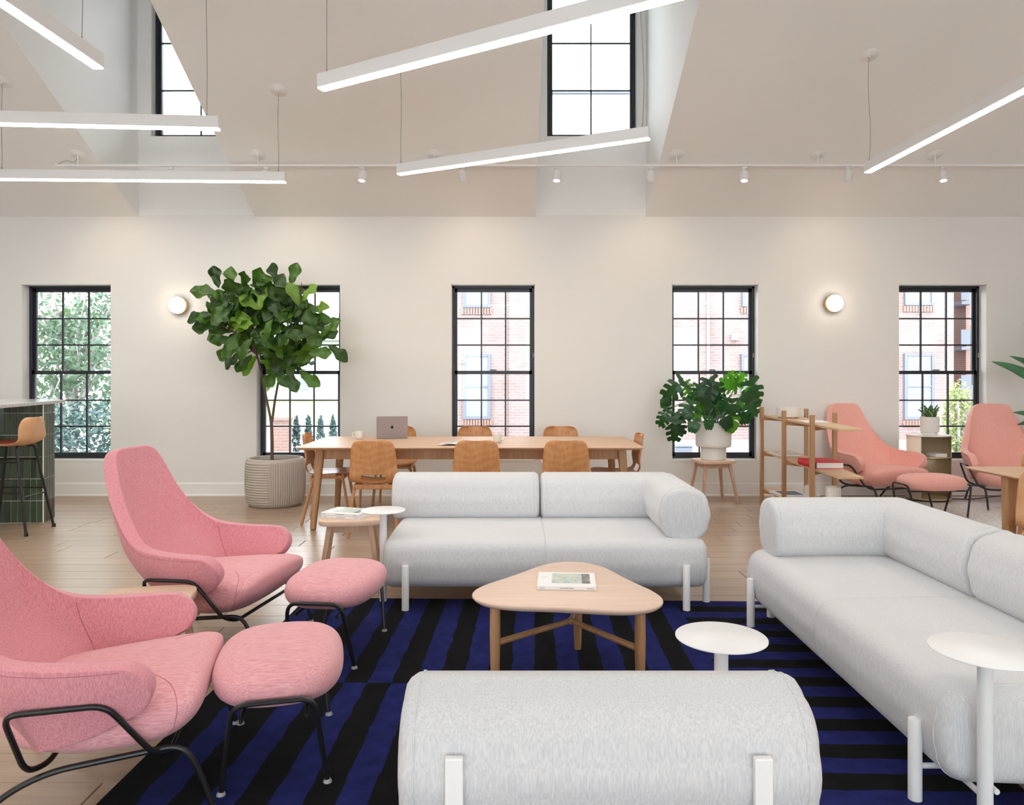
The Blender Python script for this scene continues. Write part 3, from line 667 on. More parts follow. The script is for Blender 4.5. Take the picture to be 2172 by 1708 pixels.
o = thing('lounge_sofa', 'pale grey single sofa seen from behind at the bottom centre', 'sofa', (.20, 1.49, 0))
cushion('backrest', o, M['greyw'], path=[(-.438, .145), (.436, .145)], w_=.275, h=.30, r=.10, zc=.533, er=.035, bul=.014)
cushion('seat', o, M['greyw'], path=[(-.40, .45), (.375, .45)], w_=.86, h=.285, r=.085, zc=.2625, er=.05, bul=.010)
for x in (-.318, .302): put('post', MB().box((x, -.014, .305), (.036, .018, .58)), M['white'], o, bev=.003)
for x, y in ((-.30, .895), (.30, .895), (-.42, .2), (.40, .2)): leg(o, x, y)
put('underframe', MB().tube([(-.30, 0, .118), (-.30, .88, .118)], .009).tube([(.30, 0, .118), (.30, .88, .118)], .009), M['white'], o)
def disc_table(X, Y, r, z, label, br):
    o = thing('disc_side_table', label, 'table', (X, Y, 0), 0, 'round white disc tables')
    put('top', MB().lathe([(.001, z-.006), (r-.004, z-.006), (r, z-.004), (r, z-.001), (r-.001, z), (.001, z)], 64), M['white'], o, ang=50)
    put('stem', MB().lathe([(.001, z-.006), (.021, z-.006), (.021, .016), (.018, .0135), (.001, .0135)], 24), M['white'], o)
    put('bracket', MB().tube([(0, 0, .118), (br[0], br[1], .118)], .009, 8), M['white'], o)
disc_table(-.776, 4.40, .132, .56, 'white disc side table beside the left end of the far sofa', (.12, 0))
disc_table(.640, 2.26, .138, .56, 'white disc side table between coffee table and near sofa, its stem half hidden', (-.1, -.02))
disc_table(1.39, 2.165, .150, .555, 'white disc side table at the near end of the long right sofa', (.0, .12))
# ============================================================ COFFEE TABLE
o = thing('coffee_table', 'rounded triangular oak coffee table with three legs on the striped rug', 'table', (.25, 3.31, 0))
def tri(sc, k=96):
    out = []
    for i in range(k):
        a = 2*pi*i/k; r_ = .372+.070*cos(3*(a-R(82)))+.008*cos(6*(a-R(82))); out.append((r_*sc*cos(a)*1.0, r_*sc*sin(a)))
    return out
rg_ = []
for sc, z in ((.90, .384), (.965, .389), (.99, .398), (1.0, .406), (.996, .411), (.985, .4135)): rg_.append([(x, y, z) for x, y in tri(sc)])
put('top', MB().rings(rg_), M['oakp'], o, ang=60)
LG = [(.07, .32), (-.325, -.205), (.275, -.275)]
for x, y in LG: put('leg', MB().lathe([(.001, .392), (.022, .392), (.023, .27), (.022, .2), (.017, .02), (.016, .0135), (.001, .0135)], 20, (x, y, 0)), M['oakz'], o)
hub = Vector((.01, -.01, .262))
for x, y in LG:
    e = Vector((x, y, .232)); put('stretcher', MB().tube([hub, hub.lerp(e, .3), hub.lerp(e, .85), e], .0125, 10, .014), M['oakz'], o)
put('hub', MB().lathe([(.001, .013), (.015, .011), (.019, 0), (.015, -.012), (.001, -.014)], 16, tuple(hub)), M['oakz'], o)
# ============================================================ PRINTED THINGS
def picmat(n, stops, sc=7, seed=0):
    m, t, b = newmat(n); b.inputs['Roughness'].default_value = .4
    v = mapping(t, (1, 1, 1)); f = noise(t, v, sc*2, 5, .6, 1.2); t.links.new(ramp(t, f, stops), b.inputs['Base Color']); return m
M['pic1'] = picmat('cover_photo', [(.35, (.30, .42, .46)), (.47, (.50, .62, .62)), (.55, (.62, .58, .34)), (.62, (.68, .76, .78)), (.75, (.45, .56, .60))])
M['pic2'] = picmat('cover_photo_dark', [(.35, (.06, .06, .06)), (.5, (.22, .20, .18)), (.65, (.42, .42, .40))])
M['pic3'] = picmat('news_photo', [(.35, (.10, .10, .12)), (.45, (.45, .44, .43)), (.55, (.75, .74, .73)), (.7, (.25, .20, .17))], 9)
M['ink'] = mat('ink', (.12, .12, .13), .6); M['faint'] = mat('faint_print', (.55, .58, .60), .6); M['bluep'] = mat('blue_cover', (.05, .08, .20), .4)
def marks(parent, x0, x1, y, z, h, m, front=False, seed=1):
    """small print too fine to read: a row of short strokes"""
    rnd = random.Random(seed); mb = MB(); x = x0
    while x < x1:
        w_ = h*rnd.uniform(.3, .6)
        if front: mb.box((x+w_/2, y, z), (w_, .0004, h*rnd.choice((.7, 1))))
        else: mb.box((x+w_/2, y, z), (w_, h*rnd.choice((.7, 1)), .0004))
        x += w_+h*.25
    q = put('small_print', mb, m, parent, smooth=False); q['kind'] = 'stuff'
def magazine(name, label, loc, rz, w_=.30, d=.23, h=.016, group=None, pic=True, cover='paper', title=None):
    o = thing(name, label, 'magazine' if name == 'magazine' else 'book', loc, rz, group)
    put('pages', MB().box((.001, 0, h/2), (w_-.004, d-.004, h-.003)), M['paper'], o, smooth=False)
    put('cover', MB().box((0, 0, h-.001), (w_, d, .0016)).box((0, 0, .0008), (w_, d, .0016)).box((0, -d/2+.0006, h/2), (w_, .0012, h)), M[cover], o, bev=.0006, seg=1)
    if pic:
        q = put('cover_picture', MB().box((.02, .012, h+.0001), (w_*.66, d*.68, .0006)), M['pic1'], o, smooth=False)
        put('cover_picture', MB().box((.02+w_*.26, .012, h+.0003), (w_*.14, d*.68, .0006)), M['pic2'], o, smooth=False)
    if title:
        if pic: marks(o, -w_/2+.015, -w_/2+.04, .03, h+.0002, .010, M['faint'], seed=2)
        marks(o, -w_/2+.012, -w_/2+.035, -d/2-.0003, h/2, .003, M['ink'], True, 3); marks(o, -.03, .03, -d/2-.0003, h/2, .004, M['ink'], True, 4); marks(o, w_/2-.04, w_/2-.012, -d/2-.0003, h/2, .004, M['ink'], True, 5)
    return o
magazine('magazine', 'white cover magazine with a landscape photo lying on the coffee table', (.245, 3.365, .4140), R(-4), .262, .235, .017, title=True)
# ============================================================ STOOLS
def stool(label, loc, rz, h=.45, w_=.40, d=.36, group='wooden stools'):
    o = thing('wooden_stool', label, 'stool', loc, rz, group)
    rr = [[(x*s1, y*s1, z) for x, y in sqr(w_/2, d/2, 4.5, 48)] for s1, z in ((.94, h-.034), (.985, h-.032), (1, h-.024), (1, h-.008), (.992, h-.002), (.975, h))]
    put('top', MB().rings(rr), M['stooltop'], o, ang=50)
    for sx in (-1, 1):
        for sy in (-1, 1):
            put('leg', MB().tube([(sx*(w_/2-.075), sy*(d/2-.065), h-.033), (sx*(w_/2-.012), sy*(d/2+.0), .002)], .024, 4, .018, square=True), M['stool'], o, bev=.004, smooth=True)
    put('apron', MB().box((0, -(d/2-.072), h-.058), (w_-.15, .02, .048)).box((0, (d/2-.072), h-.058), (w_-.15, .02, .048)).box((-(w_/2-.082), 0, h-.058), (.02, d-.14, .048)).box(((w_/2-.082), 0, h-.058), (.02, d-.14, .048)), M['stool'], o, smooth=False)
    return o
stool('low wooden stool standing between the two pink armchairs', (-1.60, 3.185, 0), R(12), .402, .40, .36)
stool('wooden stool beside the far sofa carrying two white magazines', (-1.045, 4.76, 0), R(8), .455)
stool('wooden stool under the window carrying the potted monstera', (2.175, 8.0, 0), R(10), .455, .42, .36)
magazine('magazine', 'lower of the two white magazines on the stool by the sofa', (-1.065, 4.765, .4555), R(-16), .27, .21, .016, 'magazines on the stool', False, title=True)
magazine('magazine', 'upper of the two white magazines on the stool, photo of rocks on its cover', (-1.07, 4.768, .4725), R(-17), .27, .21, .016, 'magazines on the stool', True, title=True)
# ============================================================ LOUNGE CHAIRS
def shellpt(s_, k):
    a = abs(s_); sg = 1 if s_ >= 0 else -1
    x = lerp_s([(0, -.74), (.1, -.738), (.2, -.728), (.3, -.705), (.4, -.665), (.5, -.61), (.6, -.54), (.72, -.44), (.85, -.325), (1.0, -.20)], a)
    y = lerp_s([(0, 0), (.1, .078), (.2, .152), (.3, .222), (.4, .278), (.5, .318), (.6, .343), (.72, .360), (.85, .370), (1.0, .372)], a)
    H = lerp_s([(0, 1.0), (.14, 1.0), (.205, .99), (.25, .955), (.29, .88), (.34, .78), (.40, .68), (.47, .595), (.55, .548), (.65, .530), (.8, .522), (.92, .520), (1.0, .515)], a)
    Z = lerp_s([(0, .25), (.4, .245), (.6, .25), (.8, .285), (1.0, .375)], a)
    z = Z+(H-Z)*k
    wb = lerp([(0, 1), (.35, 1), (.7, 0), (1, 0)], a)
    dx = lerp_s([(.24, .22), (.35, .12), (.46, 0), (.6, -.065), (.8, -.13), (1.0, -.185)], z)
    x += dx*(wb if z > .46 else max(wb, 0))
    fy = lerp_s([(.24, .80), (.36, .91), (.44, .98), (.53, 1.02), (.7, .99), (1.0, 1.0)], z)
    y *= fy
    if a > .8: x += ((a-.8)/.2)**2*lerp_s([(.37, .01), (.41, .04), (.45, .045), (.49, .02), (.52, -.03)], z)
    return Vector((x, y*sg, z))
def lerp_s(tab, x):       # catmull-like smooth table lookup
    n = len(tab)
    if x <= tab[0][0]: return tab[0][1]
    if x >= tab[-1][0]: return tab[-1][1]
    for i in range(n-1):
        x0, y0 = tab[i]; x1, y1 = tab[i+1]
        if x <= x1:
            h = x1-x0; u = (x-x0)/h
            m0 = (y1-tab[i-1][1])/(x1-tab[i-1][0]) if i > 0 else (y1-y0)/h
            m1 = (tab[i+2][1]-y0)/(tab[i+2][0]-x0) if i+2 < n else (y1-y0)/h
            return (2*u**3-3*u*u+1)*y0+(u**3-2*u*u+u)*h*m0+(-2*u**3+3*u*u)*y1+(u**3-u*u)*h*m1
def snap(o, pts):
    """drop points onto the finished surface of o"""
    from mathutils.bvhtree import BVHTree
    bpy.context.view_layer.update(); dg = bpy.context.evaluated_depsgraph_get(); ev = o.evaluated_get(dg); me = ev.to_mesh()
    bv = BVHTree.FromPolygons([v.co.copy() for v in me.vertices], [tuple(p.vertices) for p in me.polygons]); ev.to_mesh_clear()
    out = []
    for p in pts:
        q, n, i, d = bv.find_nearest(Vector(p)); out.append(q)
    return out
def make_lounge(label, loc, rz, sc, mt, mh, sm, group):
    o = thing('lounge_chair', label, 'armchair', loc, rz, group, sc)
    NS, NK = 40, 12
    ks = [0, .02, .1, .2, .32, .45, .58, .7, .8, .88, .94, .98, 1]; js_ = [-1, -.992]+[-1+2*j/NS for j in range(1, NS)]+[.992, 1]
    G = [[tuple(shellpt(j, k)) for j in js_] for k in ks]
    sh = put('shell', MB().grid(G), M[mt], o, sol=.066, sub=2)
    sh.modifiers['s'].use_even_offset = False
    # seam along the outer rim
    def rim(k, off, js):
        pts = []
        for j in js:
            s_ = -1+2*j/NS; p = shellpt(s_, k); a = shellpt(min(1, s_+.02), k)-shellpt(max(-1, s_-.02), k); b_ = shellpt(s_, min(1, k+.03))-shellpt(s_, k-.03)
            n = a.cross(b_).normalized(); c = Vector((-.35, 0, p.z)); 
            if n.dot(p-c) < 0: n = -n
            pts.append(p+n*off)
        return pts
    put('rim_seam', MB().tube(snap(sh, rim(.93, .06, range(1, NS))), .0017, 5), M[sm], sh)
    for s0 in (-.56, .56):
        pts = []
        for k in (.12, .25, .4, .55, .7, .82, .92):
            p = shellpt(s0, k); b_ = shellpt(s0, min(1, k+.03))-shellpt(s0, k-.03); a = shellpt(s0+.02, k)-shellpt(s0-.02, k); n = a.cross(b_).normalized()
            if n.dot(p-Vector((-.35, 0, p.z))) > 0: n = -n
            pts.append(p+n*.0385)
        put('arm_seam', MB().tube(snap(sh, pts), .0016, 5), M[sm], sh)
    T = [(-.66, .16, .04, .30), (-.63, .22, .065, .295), (-.55, .275, .09, .288), (-.4, .31, .105, .285), (-.22, .335, .108, .292), (-.10, .342, .102, .305), (-.03, .338, .088, .320), (.015, .325, .066, .333), (.035, .30, .045, .340), (.045, .25, .022, .345)]
    rr = []
    for x, w_, h, zc in T: x = -.66+(x+.66)*.885; rr.append([(x, yy, zc+zz) for yy, zz in sqr(w_, h, 2.9, 44)])
    st_ = put('seat', MB().rings(rr), M[mh], o, ang=80, sub=1)
    for sy in (-1, 1):
        pts = fillet([(-.20, sy*.17, .43), (-.13, sy*.25, .42), (-.095, sy*.34, .36), (-.10, sy*.36, .28), (-.12, sy*.33, .20), (-.14, sy*.26, .17)], .05, 4)
        put('seat_seam', MB().tube(snap(st_, pts), .0015, 5), M[sm], st_)
    for sy in (-1, 1):
        put('frame_tube', MB().tube(fillet([(0, sy*.30, .012), (-.035, sy*.30, .12), (-.085, sy*.305, .222), (-.47, sy*.305, .182), (-.60, sy*.30, .12), (-.70, sy*.30, .012)], .07), .0095, 10), M['black'], o)
        put('arm_tube', MB().tube(fillet([(-.13, 0, .186), (-.13, sy*.27, .186), (-.165, sy*.335, .215), (-.285, sy*.397, .405), (-.56, sy*.388, .400), (-.52, sy*.33, .20), (-.49, sy*.24, .178), (-.49, 0, .178)], .045, 6), .009, 10), M['black'], o)
        for x in (0, -.70): put('glide', MB().lathe([(.001, .012), (.010, .012), (.014, .003), (.014, .0), (.001, .0)], 12, (x, sy*.30, 0)), M['rubber'], o)
    return o
def make_ottoman(label, loc, rz, sc, mt, group):
    o = thing('ottoman', label, 'ottoman', loc, rz, group, sc)
    prof = [(.05, .252), (.45, .252), (.76, .258), (.91, .276), (.98, .300), (1.0, .325), (.985, .348), (.93, .370), (.80, .388), (.55, .399), (.28, .404), (.05, .405)]
    put('cushion', MB().rings([[(x*s1, y*s1, z) for x, y in sqr(.222, .300, 2.8, 48)] for s1, z in prof]), M[mt], o, ang=80, sub=1)
    for sy in (-1, 1):
        put('leg_frame', MB().tube(fillet([(-.165, sy*.25, .012), (-.125, sy*.316, .312), (.125, sy*.316, .312), (.165, sy*.25, .012)], .05), .009, 10), M['black'], o)
        for sx in (-1, 1): put('glide', MB().lathe([(.001, .012), (.010, .012), (.0145, .004), (.0145, .0), (.001, .0)], 12, (sx*.166, sy*.249, 0)), M['rubber'], o)
    put('cross_tube', MB().tube([(-.1, -.30, .250), (-.1, .30, .250)], .007, 8).tube([(.1, -.30, .250), (.1, .30, .250)], .007, 8), M['black'], o)
    return o
RZ = .0125
A = make_lounge('pink armchair in the lower left corner, cut by the left edge', (-1.005, 2.57, RZ), R(14), .97, 'pink', 'pink_h', 'seam', 'pink armchairs')
dup(A, 'pink armchair with its whole tall back in view behind the low stool', (-1.152, 3.75, RZ), R(-9), 'pink armchairs', .97)
O1 = make_ottoman('near pink ottoman on the rug edge in front of the corner armchair', (-.835, 2.645, RZ), R(13.5), 1.0, 'pink_h', 'pink ottomans')
dup(O1, 'far pink ottoman beside the far sofa corner', (-.87, 3.655, RZ), R(-6), 'pink ottomans')
B = make_lounge('salmon armchair by the wall behind the oak shelf', (3.97, 7.42, .0105), R(-76), 1.04, 'salmon', 'salmon', 'seam_s', 'salmon armchairs')
dup(B, 'salmon armchair right of the beige cabinet, behind the oak table corner', (5.06, 7.28, .0105), R(-106), 'salmon armchairs', 1.04)
make_ottoman('salmon ottoman in front of the left salmon armchair', (4.05, 7.12, .0105), R(-86), 1.0, 'salmon', 'salmon ottoman')
# ============================================================ DINING TABLE AND PLYWOOD CHAIRS
def table(label, x0, x1, y0, y1, z, legs, group=None, edge=.026):
    cx, cy = (x0+x1)/2, (y0+y1)/2; o = thing('oak_table', label, 'table', (cx, cy, 0)); w_, d = x1-x0, y1-y0
    def rr(s_): 
        return [(x, y) for x, y in rrect(w_-2*s_, d-2*s_, .03, 4)]
    rings = [[(x, y, q) for x, y in rr(s_)] for s_, q in ((.035, z-edge), (.006, z-.010), (0, z-.005), (.003, z), (.01, z))]
    put('top', MB().rings(rings), M['oak'], o, ang=40)
    for lx, ly in legs:
        lx, ly = lx-cx, ly-cy; sx = 1 if lx > 0 else -1; sy = 1 if ly > 0 else -1
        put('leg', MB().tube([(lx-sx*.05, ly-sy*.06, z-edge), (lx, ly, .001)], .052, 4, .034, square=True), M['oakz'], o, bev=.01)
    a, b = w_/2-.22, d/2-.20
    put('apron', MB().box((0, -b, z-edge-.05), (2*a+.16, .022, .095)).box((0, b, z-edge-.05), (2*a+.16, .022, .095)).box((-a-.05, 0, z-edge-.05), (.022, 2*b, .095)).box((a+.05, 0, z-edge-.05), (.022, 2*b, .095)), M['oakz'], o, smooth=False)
    return o
TX0, TX1, TY0, TY1 = -1.90, 1.146, 6.38, 7.56; TZ_ = .74
table('long oak dining table by the middle window with six plywood chairs and two end chairs', TX0, TX1, TY0, TY1, TZ_, [(-1.77, 6.51), (-1.77, 7.40), (1.02, 6.51), (1.02, 7.40)])
def make_ply(label, loc, rz, m, group, stool_=False):
    o = thing('plywood_chair' if not stool_ else 'bar_stool', label, 'chair' if not stool_ else 'stool', loc, rz, group)
    if not stool_:
        prof = [(.215, .452, .190), (.195, .460, .205), (.13, .462, .215), (.05, .455, .218), (-.04, .450, .215), (-.12, .452, .212), (-.165, .460, .208), (-.190, .478, .205), (-.206, .502, .203), (-.216, .532, .203), (-.224, .57, .203),
                (-.232, .61, .200), (-.243, .67, .196), (-.252, .73, .190), (-.258, .775, .182), (-.262, .80, .165), (-.264, .815, .140), (-.265, .820, .10)]
    else:
        prof = [(.21, .752, .16), (.19, .765, .185), (.12, .772, .20), (.04, .768, .205), (-.05, .764, .205), (-.12, .768, .205), (-.165, .785, .205), (-.19, .82, .203), (-.205, .87, .198), (-.215, .92, .19), (-.222, .965, .175), (-.226, .992, .145), (-.228, 1.003, .10)]
    G = []
    for i, (y, z, w_) in enumerate(prof):
        row = []
        for j in range(13):
            c = -1+j/6
            bk = max(0, min(1, (z-(.50 if not stool_ else .80))/.1)); fr = 1-bk
            row.append((w_*c, y+bk*.045*c*c, z+fr*.012*c*c-(.012*fr*(1-c*c))))
        G.append(row)
    skip = (lambda i, j: i in (7, 8) and 3 <= j <= 8) if not stool_ else None
    put('shell', MB().grid(G, skip), m, o, sol=.011, sub=2)
    if not stool_:
        for sx in (-1, 1):
            for ya, yb in ((.135, .205), (-.135, -.235)):
                put('leg', MB().tube(fillet([(sx*.12, ya*.6, .428), (sx*.175, ya, .415), (sx*.205, yb, .001)], .05, 4), .019, 6, .013), m, o)
            put('side_rail', MB().box((sx*.165, 0, .428), (.024, .26, .03)), m, o, bev=.006)
        put('rear_rail', MB().box((0, -.155, .418), (.35, .022, .042)), m, o, bev=.006)
        put('front_rail', MB().box((0, .14, .425), (.33, .022, .03)), m, o, bev=.006)
    return o
G_ = 'plywood chairs around the long table'
p0 = make_ply('plywood chair on the near side of the long table, in front of the laptop', (-1.18, 6.41, 0), 0, M['ply'], G_)
dup(p0, 'plywood chair on the near side of the long table, middle of the row', (-.31, 6.41, 0), R(1), G_)
dup(p0, 'plywood chair on the near side of the long table, right end of the row', (.455, 6.41, 0), R(-2), G_)
dup(p0, 'plywood chair on the window side of the long table, mostly behind the laptop', (-1.225, 7.68, 0), pi, G_)
dup(p0, 'plywood chair on the window side of the long table, in front of the middle window', (-.41, 7.68, 0), pi, G_)
dup(p0, 'plywood chair on the window side of the long table, right end of the row', (.51, 7.68, 0), pi, G_)
dup(p0, 'plywood chair at the left end of the long table beside the ribbed planter', (-1.715, 6.95, 0), -pi/2+R(4), G_)
dup(p0, 'plywood chair at the right end of the long table seen from the side', (.965, 6.95, 0), pi/2, G_)
# right table
table('oak table cut by the right edge of the picture behind the long sofa', 3.09, 5.0, 4.46, 5.05, .74, [(3.125, 4.64), (3.42, 4.98), (4.85, 4.60), (4.85, 4.95)], edge=.024)
p1 = make_ply('plywood chair at the right picture edge in front of the cut oak table', (3.26, 4.38, 0), R(-40), M['plyl'], 'chairs at the right table')
dup(p1, 'plywood chair at the right picture edge behind the cut oak table', (3.72, 4.93, .0105), pi-R(5), 'chairs at the right table')
# things on the long table
o = thing('laptop', 'open grey laptop seen from behind on the long table', 'laptop', (-1.20, 7.30, TZ_+.0005), R(12))
put('base', MB().box((0, .105, .007), (.304, .21, .012)), M['alu'], o, bev=.004)
put('keyboard', MB().box((0, .12, .0135), (.26, .10, .001)), M['aludark'], o, smooth=False)
q = Matrix.Translation((0, -.002, .012)) @ Matrix.Rotation(R(8), 4, 'X')
lid = put('lid', MB().prism(rrect(.304, .21, .010, 4), -.003, .003, q @ Matrix.Translation((0, 0, .107)) @ Matrix.Rotation(pi/2, 4, 'X')), M['alu'], o, ang=30)
put('screen', MB().box((0, .004, .108), (.285, .001, .185), q), M['aludark'], lid, smooth=False)
# emblem: an apple silhouette with a bite and a leaf
def apple():
    out = []; K = 60
    for i in range(K):
        a = 2*pi*i/K; r_ = 1.0-.16*math.exp(-((a-pi/2)/.35)**2)-.10*math.exp(-((a-3*pi/2)/.3)**2)
        x, y = .86*r_*cos(a), .95*r_*sin(a)
        x *= 1-.10*(y < 0)*abs(y)
        d = math.hypot(x-1.12, y-.12)
        if d < .50: u = .50/d; x, y = 1.12+(x-1.12)*u, .12+(y-.12)*u
        out.append((x, y))
    return out
def flat(pts, sc, m_):
    bm = bmesh.new(); vs = [bm.verts.new(m_ @ Vector((x*sc, y*sc, 0))) for x, y in pts]; bm.faces.new(vs); me = bpy.data.meshes.new('emblem')
    r_ = bmesh.ops.extrude_face_region(bm, geom=bm.faces[:]); bmesh.ops.translate(bm, verts=[v for v in r_['geom'] if isinstance(v, bmesh.types.BMVert)], vec=(0, -.0006, 0)); bm.to_mesh(me); bm.free(); return me
qq = q @ Matrix.Translation((0, -.0034, .103)) @ Matrix.Rotation(pi/2, 4, 'X')
em = link('emblem', flat(apple(), .0165, qq), M['logo'], lid)
link('emblem_leaf', flat([(.02, .98), (.05, 1.22), (.22, 1.42), (.36, 1.46), (.34, 1.25), (.2, 1.06)], .0165, qq), M['logo'], lid)
def cup(label, x, y, z, rz):
    o = thing('mug', label, 'mug', (x, y, z), rz, 'white mugs on the long table')
    put('body', MB().lathe([(.001, 0), (.028, 0), (.036, .006), (.041, .03), (.042, .078), (.040, .078), (.038, .03), (.030, .01), (.001, .009)], 32), M['ceramic'], o)
    put('handle', MB().tube([(.038, 0, .062), (.056, 0, .064), (.070, 0, .052), (.070, 0, .034), (.056, 0, .022), (.038, 0, .022)], .005, 8), M['ceramic'], o)
cup('white mug left of the laptop on the long table', px(762, 7.25), 7.25, TZ_+.0005, pi); cup('white mug on the long table above the middle near chair', px(1055, 6.88), 6.88, TZ_+.0005, 0)
o = thing('magazine', 'open magazine lying on the long table behind the middle near chair', 'magazine', (-.46, 6.66, TZ_+.0005), R(-6))
for sx in (-1, 1):
    P = [[(sx*(.001+.20*i/6), -.13+.26*j, .004+.016*sin(pi*min(1, i/6*1.15))**.8*(1-.35*i/6)) for j in (0, 1)] for i in range(7)]
    put('page', MB().grid(P), M['paper'], o, sol=.003)
    put('printed_picture', MB().grid([[(a[0], a[1]+(.05 if j == 0 else -.04), a[2]+.0022) for j, a in enumerate(r_)] for r_ in P[2:6]]), M['pic3'] if sx > 0 else M['faint'], o)
# ============================================================ BAR COUNTER AND STOOL
o = thing('bar_counter', 'bar counter clad in dark green upright tiles with a grey marble top at left', 'counter', (-4.7, 6.9, 0))
pts = [(-5.35, 6.30), (-4.70, 6.80), (-4.354, 6.82), (-4.40, 7.05), (-4.75, 7.30), (-6.2, 7.3), (-6.2, 6.3)]
L = [(x+4.7, y-6.9) for x, y in pts]
put('core', MB().prism([(x*.999, y) for x, y in L], .0, 1.095), M['grout'], o, smooth=False)
m, t, b = newmat('green_glazed_tile'); b.inputs['Roughness'].default_value = .13; oi = N(t, 'ShaderNodeObjectInfo')
t.links.new(ramp(t, oi.outputs['Random'], [(0, (.030, .052, .034)), (.5, (.045, .072, .046)), (1, (.065, .098, .060))]), b.inputs['Base Color']); M['tile'] = m
M['tiledark'] = m
tm = {}
def tile(w_, h):
    key = (round(w_, 4), round(h, 4))
    if key not in tm:
        g = .0028; e = .002; mb = MB(); a, c = w_-2*g, h-2*g
        mb.add([(g, 0, g), (g+a, 0, g), (g+a, 0, g+c), (g, 0, g+c), (g, -.006, g), (g+a, -.006, g), (g+a, -.006, g+c), (g, -.006, g+c), (g+e, -.008, g+e), (g+a-e, -.008, g+e), (g+a-e, -.008, g+c-e), (g+e, -.008, g+c-e)],
               [(0, 1, 5, 4), (1, 2, 6, 5), (2, 3, 7, 6), (3, 0, 4, 7), (4, 5, 9, 8), (5, 6, 10, 9), (6, 7, 11, 10), (7, 4, 8, 11), (8, 9, 10, 11)])
        me = mb.mesh('tile', False); me.materials.append(M['tile']); tm[key] = me
    return tm[key]
for i in (0, 1, 2, 3):
    a, b_ = Vector((*L[i], 0)), Vector((*L[i+1], 0)); d = b_-a; n = max(1, round(d.length/.0575)); wd = d.length/n; rz = math.atan2(d.y, d.x)
    if i == 0: n0 = n-5
    else: n0 = 0
    for c in range(n0, n):
        for r_ in range(6):
            h = .203 if r_ < 5 else .078
            q = link('tile', tile(wd, h), None, o, tuple(a+d*(c/n)+Vector((0, 0, .002+r_*.203)))); q.rotation_euler = (0, 0, rz)
put('corner_trim', MB().tube([(L[2][0]+.001, L[2][1]-.004, 0), (L[2][0]+.001, L[2][1]-.004, 1.09)], .006, 8), M['trim'], o)
m, t, b = newmat('grey_marble'); b.inputs['Roughness'].default_value = .18
f = noise(t, mapping(t, (3, 3, 3), (0, 0, .5)), 3, 8, .65, 2.5); t.links.new(ramp(t, f, [(.3, (.30, .30, .31)), (.45, (.62, .62, .63)), (.52, (.42, .42, .44)), (.7, (.74, .74, .75))]), b.inputs['Base Color']); M['marble'] = m
put('marble_top', MB().prism([(-5.2+4.7, 5.35-6.9), (-4.05+4.7, 5.35-6.9), (-4.375+4.7, 7.19-6.9), (-4.75+4.7, 7.45-6.9), (-6.3+4.7, 7.45-6.9), (-6.3+4.7, 6.2-6.9)], 1.098, 1.128), M['marble'], o, bev=.003, smooth=False)
s_ = make_ply('bar stool with plywood shell and rust red seat pad by the green tiled counter', (-4.385, 6.43, 0), pi/2+R(3), M['plyl'], None, True)
put('seat_pad', MB().rings([[(x*a, y*a+.02, z) for x, y in sqr(.185, .175, 3, 36)] for a, z in ((.9, .768), (1, .776), (.99, .786), (.9, .792), (.5, .796), (.05, .796))]), M['leather'], s_, ang=80)
for sx in (-1, 1):
    for sy in (-1, 1):
        put('leg', MB().tube(fillet([(sx*.05, sy*.10, .752), (sx*.13, sy*.12, .748), (sx*.205, sy*.245, .006)], .04), .0115, 8), M['black'], s_)
        put('foot_cap', MB().lathe([(.001, .03), (.014, .03), (.017, .004), (.016, 0), (.001, 0)], 12, (sx*.205, sy*.246, 0)), M['black'], s_)
st = lambda z: (.205-.075*(z/.75), .245-.125*(z/.75))
mb = MB()
for z in (.32,):
    a, b_ = st(z); mb.tube([(-a, -b_, z), (a, -b_, z)], .007).tube([(-a, b_, z), (a, b_, z)], .007)
a, b_ = st(.36); mb.tube([(-a, -b_, .36), (-a, b_, .36)], .007).tube([(a, -b_, .36), (a, b_, .36)], .007)
a, b_ = st(.62); mb.tube([(-a, -b_, .62), (-a, b_, .62)], .007).tube([(a, -b_, .62), (a, b_, .62)], .007).tube([(-a, b_, .62), (a, b_, .62)], .007)
put('stretcher', mb, M['black'], s_)
# ============================================================ SHELF
o = thing('open_shelf', 'open oak shelf of three boards on five upright posts between monstera and salmon chair', 'shelf', (2.62, 6.75, 0))
lo = lambda x, y: (x-2.62, y-6.75)
LP = [(2.522, 6.20), (2.565, 6.96), (2.625, 7.76)]; RP = [(2.865, 6.55), (2.935, 7.36)]
for i, (x, y) in enumerate(LP+RP):
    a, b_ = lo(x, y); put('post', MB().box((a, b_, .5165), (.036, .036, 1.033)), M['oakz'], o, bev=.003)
ZS = (.178, .572, .948)
for z in ZS:
    bd_ = [lo(2.545, 5.74), lo(2.83-.09, 5.74), lo(2.845, 6.55), lo(2.915, 7.36), lo(2.93, 7.80), lo(2.65, 7.80), lo(2.59, 6.96)]
    put('board', MB().prism(bd_, z-.018, z), M['shelf'], o, bev=.002, smooth=False)
    zz = [LP[0], RP[0], LP[1], RP[1], LP[2]]
    for p, q in zip(zz, zz[1:]):
        a, b_ = Vector((*lo(*p), 0)), Vector((*lo(*q), 0)); d = b_-a; m_ = Matrix.Translation((a+b_)/2+Vector((0, 0, z-.034))) @ Matrix.Rotation(math.atan2(d.y, d.x), 4, 'Z')
        put('brace', MB().box((0, 0, 0), (d.length, .02, .032), m_), M['oakz'], o, smooth=False)
o = thing('bowl', 'wide white ceramic bowl on the top board of the oak shelf', 'bowl', (px(1672, 7.25), 7.25, .9485))
put('body', MB().lathe([(.001, 0), (.085, 0), (.105, .012), (.112, .03), (.114, .105), (.109, .105), (.105, .03), (.08, .012), (.001, .010)], 48), M['ceramic'], o)
